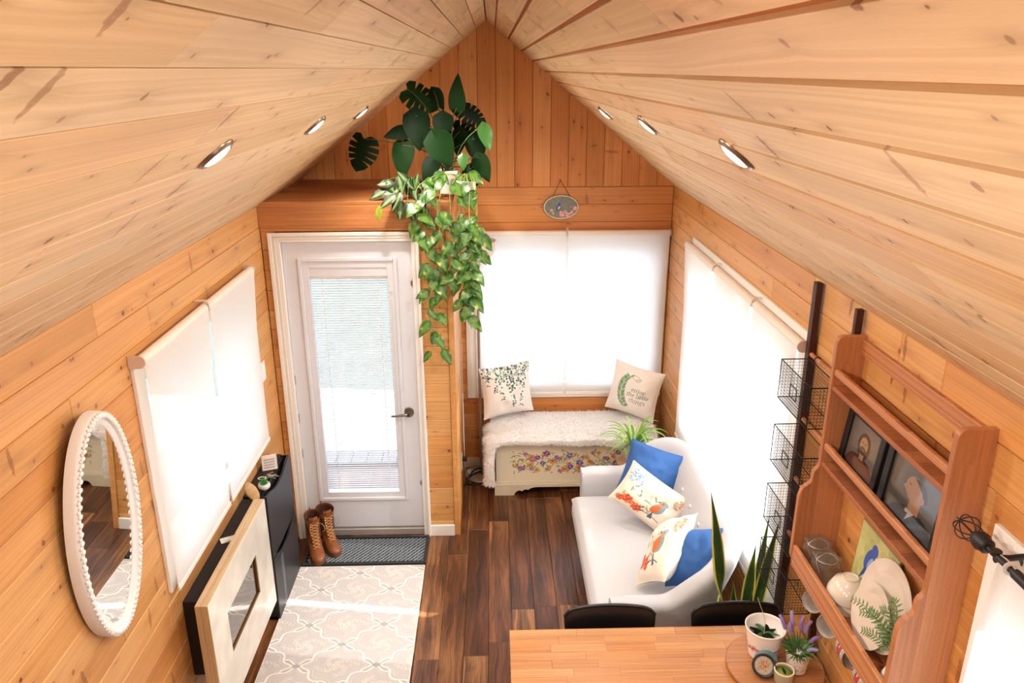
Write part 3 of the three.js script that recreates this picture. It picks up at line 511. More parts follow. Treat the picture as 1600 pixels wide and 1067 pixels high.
function boot(label, x, z, turn, open) {
  const t = thing('boot', label, 'boot', [x, 0.0085, z], turn, 'pair of lace-up boots');
  const leather = S('#8a4d27', 0.42, { map: speckTex }), sole = S('#5a3a24', 0.7), lining = S('#4a2e22', 0.9);
  // foot along +z, heel at z = -0.12, toe at z = 0.13; sections from the toe up the shaft
  const sec = [[0.136, 0.027, 0.0005, 0.0005, 0], [0.133, 0.028, 0.016, 0.013, 0], [0.122, 0.03, 0.03, 0.022, 0], [0.1, 0.034, 0.042, 0.03, 0], [0.06, 0.04, 0.044, 0.038, 0.1], [0.02, 0.056, 0.042, 0.052, 0.35], [-0.015, 0.085, 0.04, 0.062, 0.8], [-0.035, 0.12, 0.038, 0.062, 1.2], [-0.045, 0.16, 0.039, 0.06, 1.45], [-0.05, 0.2, 0.043, 0.063, 1.5], [-0.052, 0.235, 0.047 + open, 0.066, 1.5], [-0.052, 0.262, 0.05 + open * 1.6, 0.07, 1.5]];
  // upper: rings perpendicular to a centre line that bends from the toe up the leg
  const ring = (k) => sec[k], nv = sec.length - 1;
  mesh('upper', grid(24, nv * 2, (u, v) => {
    const f = v * nv, i = Math.min(nv - 1, Math.floor(f)), w = f - i, q = sec[i].map((a, k) => a + (sec[i + 1][k] - a) * w), a = u * Math.PI * 2, [cz, cy, rx, ry, tilt] = q;
    const lx = Math.cos(a) * rx, l = Math.sin(a) * ry; // tilt 0: ring stands in the xy plane; pi/2: lies in the xz plane
    let y = cy + l * Math.cos(tilt), z = cz + l * -Math.sin(tilt) * -1 * -1;
    if (y < 0.014) y = 0.014; return [lx * (tilt > 1.3 ? 1 : 1), y, z];
  }), Object.assign(leather, { side: THREE.DoubleSide }), t);
  const so = new THREE.Shape(); so.moveTo(-0.03, -0.115); so.bezierCurveTo(-0.04, -0.03, -0.052, 0.05, -0.04, 0.1); so.bezierCurveTo(-0.025, 0.15, 0.025, 0.15, 0.04, 0.1); so.bezierCurveTo(0.052, 0.05, 0.04, -0.03, 0.03, -0.115); so.bezierCurveTo(0.02, -0.135, -0.02, -0.135, -0.03, -0.115);
  mesh('sole', [extr(so, 0.014, 0.002).rotateX(Math.PI / 2).scale(1, 1, 1).translate(0, 0.018, 0), box(0.06, 0.012, 0.06, 0, 0.002, -0.085)], sole, t);
  mesh('heel_counter', grid(14, 6, (u, v) => { const a = Math.PI + u * Math.PI; return [Math.cos(a) * (0.041 - 0.004 * v), 0.016 + 0.07 * v, -0.052 + Math.sin(a) * (0.068 - 0.012 * v)]; }), S('#935526', 0.45, { side: THREE.DoubleSide }), t);
  mesh('tongue', grid(6, 10, (u, v) => [(u - 0.5) * (0.036 + 0.02 * v), 0.085 + 0.195 * v, 0.045 - 0.035 * Math.min(1, v * 2.2) + 0.012 * Math.max(0, v - 0.6) - 0.02 * Math.abs(u - 0.5)]), S('#8a5029', 0.6, { side: THREE.DoubleSide }), t);
  const lace = [], eye = [];
  for (let k = 0; k < 9; k++) { const v = k / 8, y = 0.082 + 0.155 * v, z = 0.058 - 0.042 * Math.min(1, v * 1.8) , w = 0.018 + 0.004 * v; for (const s of [-1, 1]) { eye.push(new THREE.TorusGeometry(0.0042, 0.0016, 6, 12).rotateY(s * 0.6).translate(s * w, y, z)); if (k < 8) lace.push(rod([s * w, y, z + 0.003], [-s * (w + 0.001), y + 0.019, z - 0.003 * (v < 0.5 ? 2 : 0) + 0.002], 0.0017, 5)); } }
  const e = 0.24; lace.push(tube([[0.02, e, 0.018], [0.05, e - 0.005, 0.04], [0.062, e - 0.04, 0.05], [0.045, e - 0.06, 0.04]], 0.0016, 16, 5), tube([[-0.02, e, 0.018], [-0.03, e - 0.03, 0.045], [-0.022, e - 0.07, 0.055]], 0.0016, 14, 5));
  mesh('laces', lace, S('#c9945c', 0.7), t); mesh('eyelets', eye, S('#c79d5c', 0.35, { metalness: 0.8 }), t);
  mesh('lining', grid(20, 4, (u, v) => { const a = u * Math.PI * 2; return [Math.cos(a) * (0.046 + open), 0.258 - 0.14 * v, -0.05 + Math.sin(a) * (0.063 - 0.006 * v)]; }), Object.assign(lining, { side: THREE.DoubleSide }), t);
  mesh('pull_loop', new THREE.TorusGeometry(0.012, 0.0025, 6, 14).rotateY(Math.PI / 2).translate(0, 0.27, -0.118), S('#7a4a2a', 0.6), t);
  return t;
}
boot('brown leather lace-up boot nearer the black cabinet', -1.168, -4.372, 0.38, 0.0);
boot('brown leather lace-up boot standing nearer the door, its shaft open', -1.095, -4.452, 0.52, 0.006);

// ---------------------------------------------------------------- window seat, lamp, sofa and cushions
const fabric = (c, o = {}) => S(c, 0.9, { bumpMap: weave, bumpScale: 0.0004, ...o });
const weave = weaveTex.clone(); weave.repeat.set(14, 14); weave.needsUpdate = true;
function flower(g, x, y, r, petals, c, c2) { for (let k = 0; k < petals; k++) { const a = k / petals * 6.283 + x; g.fillStyle = c[k % c.length]; g.beginPath(); g.ellipse(x + Math.cos(a) * r * 0.55, y + Math.sin(a) * r * 0.55, r * 0.55, r * 0.36, a, 0, 7); g.fill(); } g.fillStyle = c2; g.beginPath(); g.arc(x, y, r * 0.24, 0, 7); g.fill(); }
function leafDab(g, x, y, l, w, a, c) { g.fillStyle = c; g.beginPath(); g.ellipse(x, y, l, w, a, 0, 7); g.fill(); }
{
  const t = thing('blanket_chest', 'cream wooden chest painted with flowers, under the bright end window', 'chest', [0.553, 0, -5.3]);
  const w = 1.13, d = 0.42, cream = S('#efe4c8', 0.5, { map: speckTex }), z1 = 0.21;
  mesh('body', [bb(-w / 2 + 0.01, w / 2 - 0.01, 0.09, 0.44, -d / 2, z1 - 0.014, 0.004)], cream, t);
  const pr = canvasTex(1024, 340, (g, W, H) => {
    g.fillStyle = '#efe4c8'; g.fillRect(0, 0, W, H);
    for (let k = 0; k < 260; k++) { const x = 110 + rnd() * (W - 220), y = 175 + (rnd() + rnd() - 1) * 105; leafDab(g, x, y, rr(8, 17), rr(2.5, 5), rnd() * 6.3, ['#9db36a', '#7f9a5a', '#b9c184', '#8aa07a', '#c4b877'][Math.floor(rnd() * 5)]); }
    for (let k = 0; k < 60; k++) { g.strokeStyle = '#a6b47c'; g.lineWidth = 2; g.beginPath(); const x = 90 + rnd() * (W - 180), y = 180 + (rnd() - 0.5) * 160; g.moveTo(x, y); g.quadraticCurveTo(x + rr(-30, 30), y - 12, x + rr(-44, 44), y + rr(-20, 20)); g.stroke(); }
    const cols = [[['#e2955a', '#d98148', '#eab07a'], '#8c4a24'], [['#7f6fb8', '#9a8bcc', '#6a5aa6'], '#e6d27a'], [['#c98aa6', '#b56f9a', '#d9a5b8'], '#7a3a5a'], [['#8f5f9e', '#a678b3', '#77488a'], '#e0c878'], [['#d9ad62', '#e5c07e', '#cf9a4c'], '#8c5a24']];
    for (let k = 0; k < 46; k++) { const x = 150 + (k / 46) * (W - 300) + rr(-18, 18), y = 178 + Math.sin(k * 2.3) * 62 + rr(-16, 16); const [c, c2] = cols[k % 5]; flower(g, x, y, rr(14, 25), 5 + k % 3, c, c2); }
    for (let k = 0; k < 40; k++) { g.fillStyle = ['#d98a5a', '#b06a4a', '#8f86c0'][k % 3]; g.beginPath(); g.arc(100 + rnd() * (W - 200), 178 + (rnd() - 0.5) * 210, rr(3, 6), 0, 7); g.fill(); }
  });
  mesh('front_panel', [new THREE.PlaneGeometry(w - 0.026, 0.345).translate(0, 0.267, z1 - 0.0125)], S('#ffffff', 0.5, { map: pr }), t);
  mesh('moulding', [bb(-w / 2, w / 2, 0.088, 0.1, -d / 2, z1 - 0.006, 0.004), bb(-w / 2 + 0.005, w / 2 - 0.005, 0.1, 0.108, -d / 2, z1 - 0.009, 0.003)], cream, t);
  const sk = new THREE.Shape(); sk.moveTo(-w / 2, 0); sk.lineTo(-w / 2 + 0.14, 0); sk.bezierCurveTo(-w / 2 + 0.15, 0.04, -w / 2 + 0.19, 0.05, -w / 2 + 0.2, 0.03); sk.bezierCurveTo(-w / 2 + 0.21, 0.05, -w / 2 + 0.235, 0.052, -w / 2 + 0.245, 0.042); sk.bezierCurveTo(-w / 2 + 0.27, 0.07, -w / 2 + 0.31, 0.066, -w / 2 + 0.36, 0.066); sk.lineTo(w / 2 - 0.36, 0.066); sk.bezierCurveTo(w / 2 - 0.31, 0.066, w / 2 - 0.27, 0.07, w / 2 - 0.245, 0.042); sk.bezierCurveTo(w / 2 - 0.235, 0.052, w / 2 - 0.21, 0.05, w / 2 - 0.2, 0.03); sk.bezierCurveTo(w / 2 - 0.19, 0.05, w / 2 - 0.15, 0.04, w / 2 - 0.14, 0); sk.lineTo(w / 2, 0); sk.lineTo(w / 2, 0.088); sk.lineTo(-w / 2, 0.088);
  mesh('skirt', [extr(sk, 0.016, 0.001).translate(0, 0, z1 - 0.017), bb(-w / 2, -w / 2 + 0.016, 0, 0.088, -d / 2, z1 - 0.018), bb(w / 2 - 0.016, w / 2, 0, 0.088, -d / 2, z1 - 0.018)], cream, t);
  mesh('lid', bb(-w / 2 - 0.004, w / 2 + 0.004, 0.442, 0.462, -d / 2, z1, 0.006), cream, t);
}
{ // sheepskin draped over the chest
  const t = thing('sheepskin_throw', 'white shaggy sheepskin spread over the chest and hanging down its left end', 'throw', [0, 0, 0]);
  const X0 = -0.035, X1 = 1.145, TOP = 0.487, Z1 = -5.066, Z0 = -5.49;
  // u runs from the hem at the left, up, over the top, to the right hem; v runs from the back to the front hem
  const surf = (u, v) => {
    const s = u * 1.72 - 0.36, hang = Math.max(0, -s), over = Math.max(0, s - (X1 - X0)), fz = v * 0.5, f = Math.max(0, fz - 0.424);
    let x = X0 + Math.min(Math.max(s, 0), X1 - X0), y = TOP, z = Z0 + Math.min(fz, 0.424);
    const sc = 0.55 + 0.45 * noise(s * 4.2 + 3, 0.5) + (Math.abs(s - 0.7) < 0.25 ? 0.25 : 0);
    if (f > 0) { y -= f * sc * 0.95; z += 0.03 * Math.min(1, f * 40) + 0.006 * Math.sin(s * 22); }
    if (hang > 0) { const d = Math.min(hang, 0.34); y -= d; x -= 0.035 * Math.min(1, hang * 20) + 0.012 * Math.sin(z * 30 + d * 9); z = Z0 + 0.1 + (z - Z0) * (0.82 + 0.12 * d) + (f > 0 ? 0.012 : 0); if (f > 0) { y += f * sc * 0.6; x += f * 0.9; } }
    if (over > 0) { y -= over * 0.8; x += 0.012; }
    const edge = Math.min(1, Math.min(u, 1 - u) * 18) * Math.min(1, v * 14);
    y += 0.018 * edge * (noise(s * 9, fz * 12) - 0.2) - 0.02 * Math.max(0, 1 - Math.abs(s) * 14) - 0.015 * Math.max(0, 1 - Math.abs(fz - 0.424) * 30);
    return [x, y, z];
  };
  mesh('hide', grid(260, 96, (u, v) => { const p = surf(u, v); p[1] += 0.007 * (noise(u * 210, v * 62) - 0.4) + 0.004 * (noise(u * 480, v * 150) - 0.5); p[2] += 0.006 * (noise(u * 190 + 9, v * 70) - 0.5); return p; }), S('#fbf6f0', 0.95, { side: THREE.DoubleSide }), t);
  const strand = new THREE.ConeGeometry(0.0022, 0.026, 3, 1, true).translate(0, 0.012, 0), N = 16000, im = new THREE.InstancedMesh(strand, S('#ffffff', 1), N), q = new THREE.Quaternion(), M = new THREE.Matrix4();
  for (let i = 0; i < N; i++) {
    const u = rnd(), v = rnd(), p = V(...surf(u, v)), a = V(...surf(Math.min(1, u + 0.004), v)).sub(V(...surf(Math.max(0, u - 0.004), v))), b = V(...surf(u, Math.min(1, v + 0.006))).sub(V(...surf(u, Math.max(0, v - 0.006))));
    const n = b.cross(a).normalize(); n.multiplyScalar(0.35).add(V(rr(-0.8, 0.8), rr(-0.35, 0.15), rr(-0.2, 1.1))).normalize(); q.setFromUnitVectors(V(0, 1, 0), n);
    M.compose(p, q, V(1, rr(0.7, 1.25), 1)); im.setMatrixAt(i, M);
  }
  im.name = 'wool'; im.userData.kind = 'stuff'; t.add(im);
}
function cushion(label, group, mat, size, pos, rot, o = {}) {
  const t = thing('cushion', label, 'cushion', pos, 0, group); t.rotation.set(...rot);
  const [w, h] = size, th = o.th ?? 0.08, sd = o.seed ?? 1;
  const face = s => { const g = grid(26, 26, (u, v) => { const a = u * 2 - 1, b = v * 2 - 1, p = Math.pow(Math.max(0, (1 - a * a)), 0.55) * Math.pow(Math.max(0, (1 - b * b)), 0.55), wr = (noise(u * 5 + sd * 7, v * 5 + s * 3) - 0.5) * 0.016 + (noise(u * 11 + sd, v * 9 + s) - 0.5) * 0.007; return [w / 2 * a * (1 - 0.075 * (1 - b * b)), h / 2 * b * (1 - 0.075 * (1 - a * a)), s * (th * p + wr * p * 2 + 0.001)]; }); if (s < 0) { const i = g.index.array; for (let k = 0; k < i.length; k += 3) { const q = i[k]; i[k] = i[k + 1]; i[k + 1] = q; } g.computeVertexNormals(); } return g; };
  mesh('front', face(1), mat, t); mesh('back', face(-1), o.back ?? mat, t);
  const e = []; for (let k = 0; k <= 80; k++) { const f = k / 80 * 4, i = Math.floor(f) % 4, w2 = (f % 1) * 2 - 1, [a, b] = [[w2, -1], [1, w2], [-w2, 1], [-1, -w2]][i]; e.push([w / 2 * a * (1 - 0.075 * (1 - b * b)), h / 2 * b * (1 - 0.075 * (1 - a * a)), 0]); }
  mesh('seam', tube(e.slice(0, 80), 0.0022, 160, 5, true), o.seam ?? mat, t);
  return t;
}
const eucal = canvasTex(512, 512, (g, w, h) => {
  g.fillStyle = '#f4efe8'; g.fillRect(0, 0, w, h);
  for (let k = 0; k < 17; k++) { const x0 = 20 + k * 30, len = [150, 190, 110, 240, 170, 330, 150, 200, 260, 420, 180, 230, 440, 250, 160, 130, 100][k]; for (let y = 10; y < len; y += 20) { for (const s of [-1, 1]) { if (rnd() < 0.45) continue; leafDab(g, x0 + s * rr(6, 15) + Math.sin(y * 0.03 + k) * 8, y + rr(-5, 5), rr(9, 15), rr(6, 10), s * 0.7, ['#5f7f78', '#8aa39b', '#3f5a52', '#a9bdb4', '#55746a', '#b9c9bf', '#4d8a80'][Math.floor(rnd() * 7)]); } } }
});
const enjoy = canvasTex(512, 512, (g, w, h) => {
  g.fillStyle = '#f3ece3'; g.fillRect(0, 0, w, h);
  const st = [[200, 90], [150, 150], [135, 220], [140, 300], [165, 370], [215, 430]];
  for (let k = 0; k + 1 < st.length; k++) for (let i = 0; i < 5; i++) { const x = st[k][0] + (st[k + 1][0] - st[k][0]) * i / 5, y = st[k][1] + (st[k + 1][1] - st[k][1]) * i / 5; g.strokeStyle = '#5a7a58'; g.lineWidth = 3; g.beginPath(); g.moveTo(x, y); g.lineTo(x + 8, y + 14); g.stroke(); leafDab(g, x - 22, y - 4, 24, 8, 0.6, ['#7fa07a', '#9db896', '#5f8a62'][i % 3]); leafDab(g, x + 22, y - 10, 24, 8, -0.7, ['#8fae88', '#6c9470', '#b3c8ab'][i % 3]); }
  g.strokeStyle = '#8a9a86'; g.lineWidth = 4; g.beginPath(); g.ellipse(270, 92, 42, 20, 0.2, 0, 7); g.stroke(); g.beginPath(); g.ellipse(300, 108, 26, 14, -0.4, 0, 7); g.stroke();
  g.fillStyle = '#6b6a6c'; g.textAlign = 'center'; g.font = 'italic 60px serif'; g.fillText('enjoy', 320, 240); g.fillText('the little', 318, 298); g.fillText('things', 325, 356);
});
const bird = canvasTex(512, 512, (g, w, h) => {
  g.fillStyle = '#f0e4d3'; g.fillRect(0, 0, w, h);
  for (let k = 0; k < 26; k++) leafDab(g, 60 + rnd() * 270, 190 + rnd() * 230, rr(16, 34), rr(5, 10), rnd() * 3, ['#b3b894', '#8fa083', '#c6c7a8', '#7f947f'][k % 4]);
  for (let k = 0; k < 34; k++) flower(g, 40 + rnd() * 110, 50 + rnd() * 140, rr(12, 20), 4, ['#7fa8cc', '#a9c8de', '#5c8ab8', '#c3d6e2'], '#e8e2c8');
  for (const [x, y, r] of [[120, 395, 50], [205, 420, 44], [60, 430, 34]]) { flower(g, x, y, r, 8, ['#d9603c', '#e58a5e', '#c84a2e'], '#a8341f'); flower(g, x, y, r * 0.6, 6, ['#e8805a', '#cf5232'], '#8f2a18'); }
  g.strokeStyle = '#5a4030'; g.lineWidth = 7; g.beginPath(); g.moveTo(210, 440); g.quadraticCurveTo(300, 380, 400, 420); g.stroke(); g.lineWidth = 4; g.beginPath(); g.moveTo(300, 400); g.lineTo(270, 320); g.stroke();
  g.fillStyle = '#7f9cae'; g.beginPath(); g.ellipse(352, 285, 42, 78, 0.35, 0, 7); g.fill(); g.fillStyle = '#e2713a'; g.beginPath(); g.ellipse(335, 300, 30, 62, 0.35, 0, 7); g.fill(); g.fillStyle = '#8fb0c2'; g.beginPath(); g.arc(372, 205, 34, 0, 7); g.fill(); g.fillStyle = '#e58a4c'; g.beginPath(); g.arc(362, 218, 20, 0, 7); g.fill();
  g.fillStyle = '#4c6a80'; g.beginPath(); g.moveTo(330, 340); g.lineTo(305, 440); g.lineTo(345, 430); g.fill(); g.fillStyle = '#2a2420'; g.beginPath(); g.moveTo(340, 196); g.lineTo(318, 206); g.lineTo(342, 210); g.fill(); g.beginPath(); g.arc(364, 200, 5, 0, 7); g.fill();
  for (let k = 0; k < 12; k++) { leafDab(g, 430 + rnd() * 60, 60 + rnd() * 120, 15, 6, rnd() * 3, '#a9b48c'); flower(g, 420 + rnd() * 70, 60 + rnd() * 120, 11, 5, ['#d98a6a', '#e8b39a'], '#a8543a'); }
});
cushion('white cushion printed with green eucalyptus leaves, at the left end of the window seat', null, fabric('#ffffff', { map: eucal }), [0.39, 0.39], [0.083, 0.735, -5.345], [-0.13, 0.32, 0.09], { back: fabric('#efe6da'), seed: 2 });
cushion('cream cushion with grey script and a leaf wreath, right end of the window seat', null, fabric('#ffffff', { map: enjoy }), [0.385, 0.385], [1.03, 0.715, -5.34], [-0.16, -0.50, -0.225], { back: fabric('#efe6da'), seed: 3 });

{ // torchiere floor lamp and its cord
  const t = thing('floor_lamp', 'slim silver floor lamp with a white bowl shade beside the end window', 'floor lamp', [-0.115, 0, -5.4]);
  mesh('base', lathe([[0, 0.002], [0.124, 0.002], [0.127, 0.01], [0.12, 0.02], [0.06, 0.034], [0.02, 0.042], [0.014, 0.055], [0, 0.055]], 40), S('#b9a88f', 0.4, { metalness: 0.6 }), t);
  mesh('pole', [rod([0, 0.04, 0], [0, 1.64, 0], 0.0105, 14), lathe([[0.0105, 1.6], [0.013, 1.63], [0.022, 1.67], [0.03, 1.69], [0.0, 1.69]], 20)], S('#a9a29b', 0.35, { metalness: 0.8 }), t);
  mesh('lamp_shade', lathe([[0.01, 1.683], [0.05, 1.688], [0.09, 1.71], [0.118, 1.752], [0.131, 1.80], [0.134, 1.84], [0.131, 1.84], [0.127, 1.80], [0.115, 1.756], [0.088, 1.716], [0.05, 1.694], [0.01, 1.689]], 48), Ph('#f4ece2', 0.5, { transmission: 0.35, thickness: 0 }), t);
  solo('power_cord', [tube([[-0.235, 0.02, -5.2], [-0.215, 0.06, -5.235], [-0.16, 0.115, -5.28], [-0.09, 0.10, -5.32], [-0.1, 0.055, -5.38], [-0.17, 0.05, -5.33], [-0.228, 0.04, -5.27]], 0.007, 60, 8), tube([[-0.115, 0.075, -5.3], [-0.085, 0.05, -5.28], [-0.09, 0.015, -5.255], [-0.16, 0.011, -5.235], [-0.225, 0.011, -5.25]], 0.006, 30, 8)], S('#1e120c', 0.6), 'dark power cord looped over the base of the floor lamp', 'cord');
  const p = thing('outlet', 'white wall outlet with a black plug on the closet side wall', 'outlet', [NX, 0.3, -5.06], Math.PI / 2);
  mesh('plate', rbox(0.07, 0.115, 0.006, 0, 0, 0.003, 0.003), white, p); mesh('plug', rbox(0.03, 0.03, 0.035, 0, 0.02, 0.023, 0.006), black, p);
}

{ // two seat sofa: U shaped back and arms, seat, base, legs
  const t = thing('sofa', 'light grey two seat sofa with a buttoned back along the bright right windows', 'sofa', [0, 0, 0]);
  const m = fabric('#c3c4c8'), zn = -3.185, zf = -4.345, xf = 0.545;
  // inner plan line at seat level, from the front of the far arm around the back to the front of the near arm
  const plan = new THREE.CatmullRomCurve3([[xf, zf], [0.66, zf], [0.80, zf + 0.004], [0.92, zf + 0.03], [0.985, zf + 0.11], [1.0, zf + 0.25], [1.0, -3.98], [1.0, -3.765], [1.0, -3.55], [1.0, zn - 0.25], [0.985, zn - 0.11], [0.92, zn - 0.03], [0.80, zn - 0.004], [0.66, zn], [xf, zn]].map(p => V(p[0], 0, p[1])), false, 'centripetal');
  const pts = plan.getSpacedPoints(120), cs = [];
  const sec = [[0.0, 0.30, 0], [0.0, 0.40, 0], [0.012, 0.5, 0.15], [0.0, 0.7, 0.55], [0.004, 0.9, 0.85], [0.02, 0.97, 0.97], [0.05, 1.0, 1], [0.085, 0.985, 1], [0.108, 0.94, 0.97], [0.115, 0.86, 0.9], [0.108, 0.6, 0.55], [0.1, 0.4, 0.25], [0.09, 0.25, 0.0], [0.0, 0.25, 0]];
  const body = grid(120, sec.length - 1, (u, v) => {
    const i = Math.round(u * 120), k = Math.round(v * (sec.length - 1)), p = pts[i], q = pts[Math.min(120, i + 1)], o = pts[Math.max(0, i - 1)], tx = q.x - o.x, tz = q.z - o.z, l = Math.hypot(tx, tz), nx = -tz / l * -1, nz = tx / l * -1;
    const back = sm(cl((p.x - 0.78) / 0.2)), H = 0.585 + 0.225 * back, lean = 0.015 + 0.10 * back, [off, y, ln] = sec[k];
    const endk = Math.min(u, 1 - u) * 120, rd = endk < 4 ? 0.012 * (1 - endk / 4) : 0;
    const yy = y < 0.5 ? y * 0.85 : 0.425 + (y - 0.5) / 0.5 * (H - 0.425), w = off + lean * ln * (y < 0.5 ? 0 : (y - 0.4) / 0.6);
    let X = p.x + nx * w, Z = p.z + nz * w; X = Math.min(X, 1.262);
    return [X, yy - (k > 3 && k < 10 ? rd : 0), Z];
  });
  const capM = m; body.computeVertexNormals();
  mesh('back_and_arms', body, Object.assign(fabric('#c3c4c8'), { side: THREE.DoubleSide }), t);
  for (const e of [0, 120]) { // padded arm fronts
    const ring = sec.slice(1, 13).map(([off, y]) => { const H = 0.585 - 0.012, yy = y < 0.5 ? y * 0.85 : 0.425 + (y - 0.5) / 0.5 * (H - 0.425), w = off + 0.015 * y; return [e ? w : -w, yy]; });
    const s = new THREE.Shape(ring.map(r => new THREE.Vector2(r[0], r[1])));
    mesh('arm_front', new THREE.ExtrudeGeometry(s, { depth: 0.006, bevelEnabled: true, bevelSize: 0.002, bevelThickness: 0.006, bevelSegments: 3 }).rotateY(-Math.PI / 2).translate(xf + 0.004, 0, e ? zn : zf), capM, t);
  }
  mesh('seat_cushion', [grid(30, 40, (u, v) => { const a = u * 2 - 1, b = v * 2 - 1, e = Math.pow(1 - Math.pow(Math.abs(a), 10), 0.4) * Math.pow(1 - Math.pow(Math.abs(b), 14), 0.4); return [0.735 + a * 0.263, 0.405 + 0.045 * e + 0.006 * (1 - b * b), -3.765 + b * 0.572]; }), rbox(0.53, 0.12, 1.146, 0.735, 0.352, -3.765, 0.045, 4)], Object.assign(fabric('#c9cacd'), { side: THREE.DoubleSide }), t);
  mesh('seat_base', rbox(0.5, 0.1, 1.2, 0.79, 0.245, -3.765, 0.02, 3), m, t);
  for (const [x, z] of [[0.6, -4.3], [0.6, -3.23], [1.1, -4.3], [1.1, -3.23]]) mesh('leg', rod([x, 0, z], [x + (x < 0.8 ? 0.02 : 0), 0.21, z], 0.014, 12, 0.022), S('#8a5a34', 0.5), t);
  for (const z of [-3.85, -3.67, -3.49, -3.15]) mesh('button', new THREE.SphereGeometry(0.014, 14, 10).scale(0.5, 1, 1).rotateZ(-0.25).translate(1.036, 0.742, z), fabric('#bcbcc0'), t);
}
const blueM = fabric('#2d60a4', { roughness: 0.7 }), birdM = fabric('#ffffff', { map: bird }), creamM = fabric('#f1e9dd');
const cushionPose = { blueFar: [[0.943, 0.656, -4.185], [-0.487, -0.349, -0.354]], birdFar: [[0.881, 0.629, -3.935], [-0.559, -0.308, -0.658]], birdNear: [[0.861, 0.654, -3.408], [-1.736, -0.855, -0.915]], blueNear: [[0.983, 0.654, -3.333], [-0.559, -0.355, -0.04]] };
cushion('blue cushion at the far end of the sofa, behind the bird cushion', 'blue sofa cushions', blueM, [0.37, 0.33], ...cushionPose.blueFar, { seed: 5 });
cushion('cream cushion printed with an orange bird and flowers, in the middle of the sofa', 'bird cushions', birdM, [0.41, 0.26], ...cushionPose.birdFar, { seed: 6, back: creamM });
cushion('cream bird cushion standing on edge in front of the near blue cushion', 'bird cushions', birdM, [0.26, 0.41], ...cushionPose.birdNear, { seed: 8, back: creamM });
cushion('blue cushion at the near arm of the sofa, behind the snake plant', 'blue sofa cushions', blueM, [0.29, 0.29], ...cushionPose.blueNear, { seed: 9 });

// ---------------------------------------------------------------- plants
function leafGeo(len, wid, { n = 10, heart = 0, fold = 0.15, droop = 0.15, point = 1.2, colors = null } = {}) { // grows along +y, faces +z
  const xs = [-1, -0.55, 0, 0.55, 1], pos = [], uv = [], idx = [], col = [], C = new THREE.Color();
  for (let j = 0; j <= n; j++) {
    const t = j / n, w = wid / 2 * Math.pow(Math.sin(Math.PI * Math.pow(t, heart ? 0.52 : 0.75)), heart ? 0.8 : 0.9) * (1 - 0.15 * t * point);
    for (const x of xs) {
      const lobe = heart * len * Math.pow(Math.abs(x), 1.5) * Math.pow(1 - t, 5);
      const y = t * len - lobe * 0.9; pos.push(x * w, y, Math.abs(x) * w * fold - droop * len * t * t + 0.02 * len * Math.sin(t * 9 + x * 3)); uv.push(x * 0.5 + 0.5, t);
      if (colors) { const k = colors(x, t); C.set(k); col.push(C.r, C.g, C.b); }
    }
  }
  for (let j = 0; j < n; j++) for (let i = 0; i < 4; i++) { const a = j * 5 + i, b = a + 1, c = a + 5, d = c + 1; idx.push(a, b, d, a, d, c); }
  const g = new THREE.BufferGeometry(); g.setAttribute('position', new THREE.Float32BufferAttribute(pos, 3)); g.setAttribute('uv', new THREE.Float32BufferAttribute(uv, 2)); if (colors) g.setAttribute('color', new THREE.Float32BufferAttribute(col, 3)); g.setIndex(idx); g.computeVertexNormals(); return g;
}
function splitLeaf(len, wid) { // monstera: heart outline with deep cuts
  const side = s => { const p = []; const T = [[0.0, 0.0], [0.18, -0.13], [0.38, -0.10], [0.5, 0.06], [0.2, 0.16], [0.52, 0.16], [0.54, 0.3], [0.18, 0.33], [0.52, 0.36], [0.5, 0.5], [0.16, 0.48], [0.46, 0.56], [0.4, 0.68], [0.13, 0.62], [0.34, 0.74], [0.24, 0.86], [0.0, 1.0]]; for (const [x, y] of T) p.push([s * x * wid, y * len]); return p; };
  const r = side(1), l = side(-1).reverse().slice(1, -1), g = new THREE.ShapeGeometry(new THREE.Shape([...r, ...l].map(p => new THREE.Vector2(...p)))), q = g.attributes.position;
  for (let i = 0; i < q.count; i++) { const x = q.getX(i), y = q.getY(i); q.setZ(i, -0.35 * Math.abs(x) - 0.12 * y * y / len); }
  g.computeVertexNormals(); return g;
}
const leafMat = (c, o = {}) => Ph(c, 0.42, { transmission: 0.22, thickness: 0, side: THREE.DoubleSide, ...o });
function aim(m, p, dir, face) { // base at p, tip along dir, front turned to face
  const y = V(...dir).normalize(), z = V(...face).addScaledVector(y, -V(...face).dot(y)).normalize(), x = y.clone().cross(z); m.position.set(...p); m.quaternion.setFromRotationMatrix(new THREE.Matrix4().makeBasis(x, y, z)); return m;
}
const darkGreen = [leafMat('#0c220d', { roughness: 0.6, specularIntensity: 0.2, transmission: 0.15 }), leafMat('#08170b', { roughness: 0.6, specularIntensity: 0.2, transmission: 0.15 }), leafMat('#13310f', { roughness: 0.6, specularIntensity: 0.2, transmission: 0.15 })], stemM = S('#4f7a35', 0.6), stemDark = S('#3a4a25', 0.6);
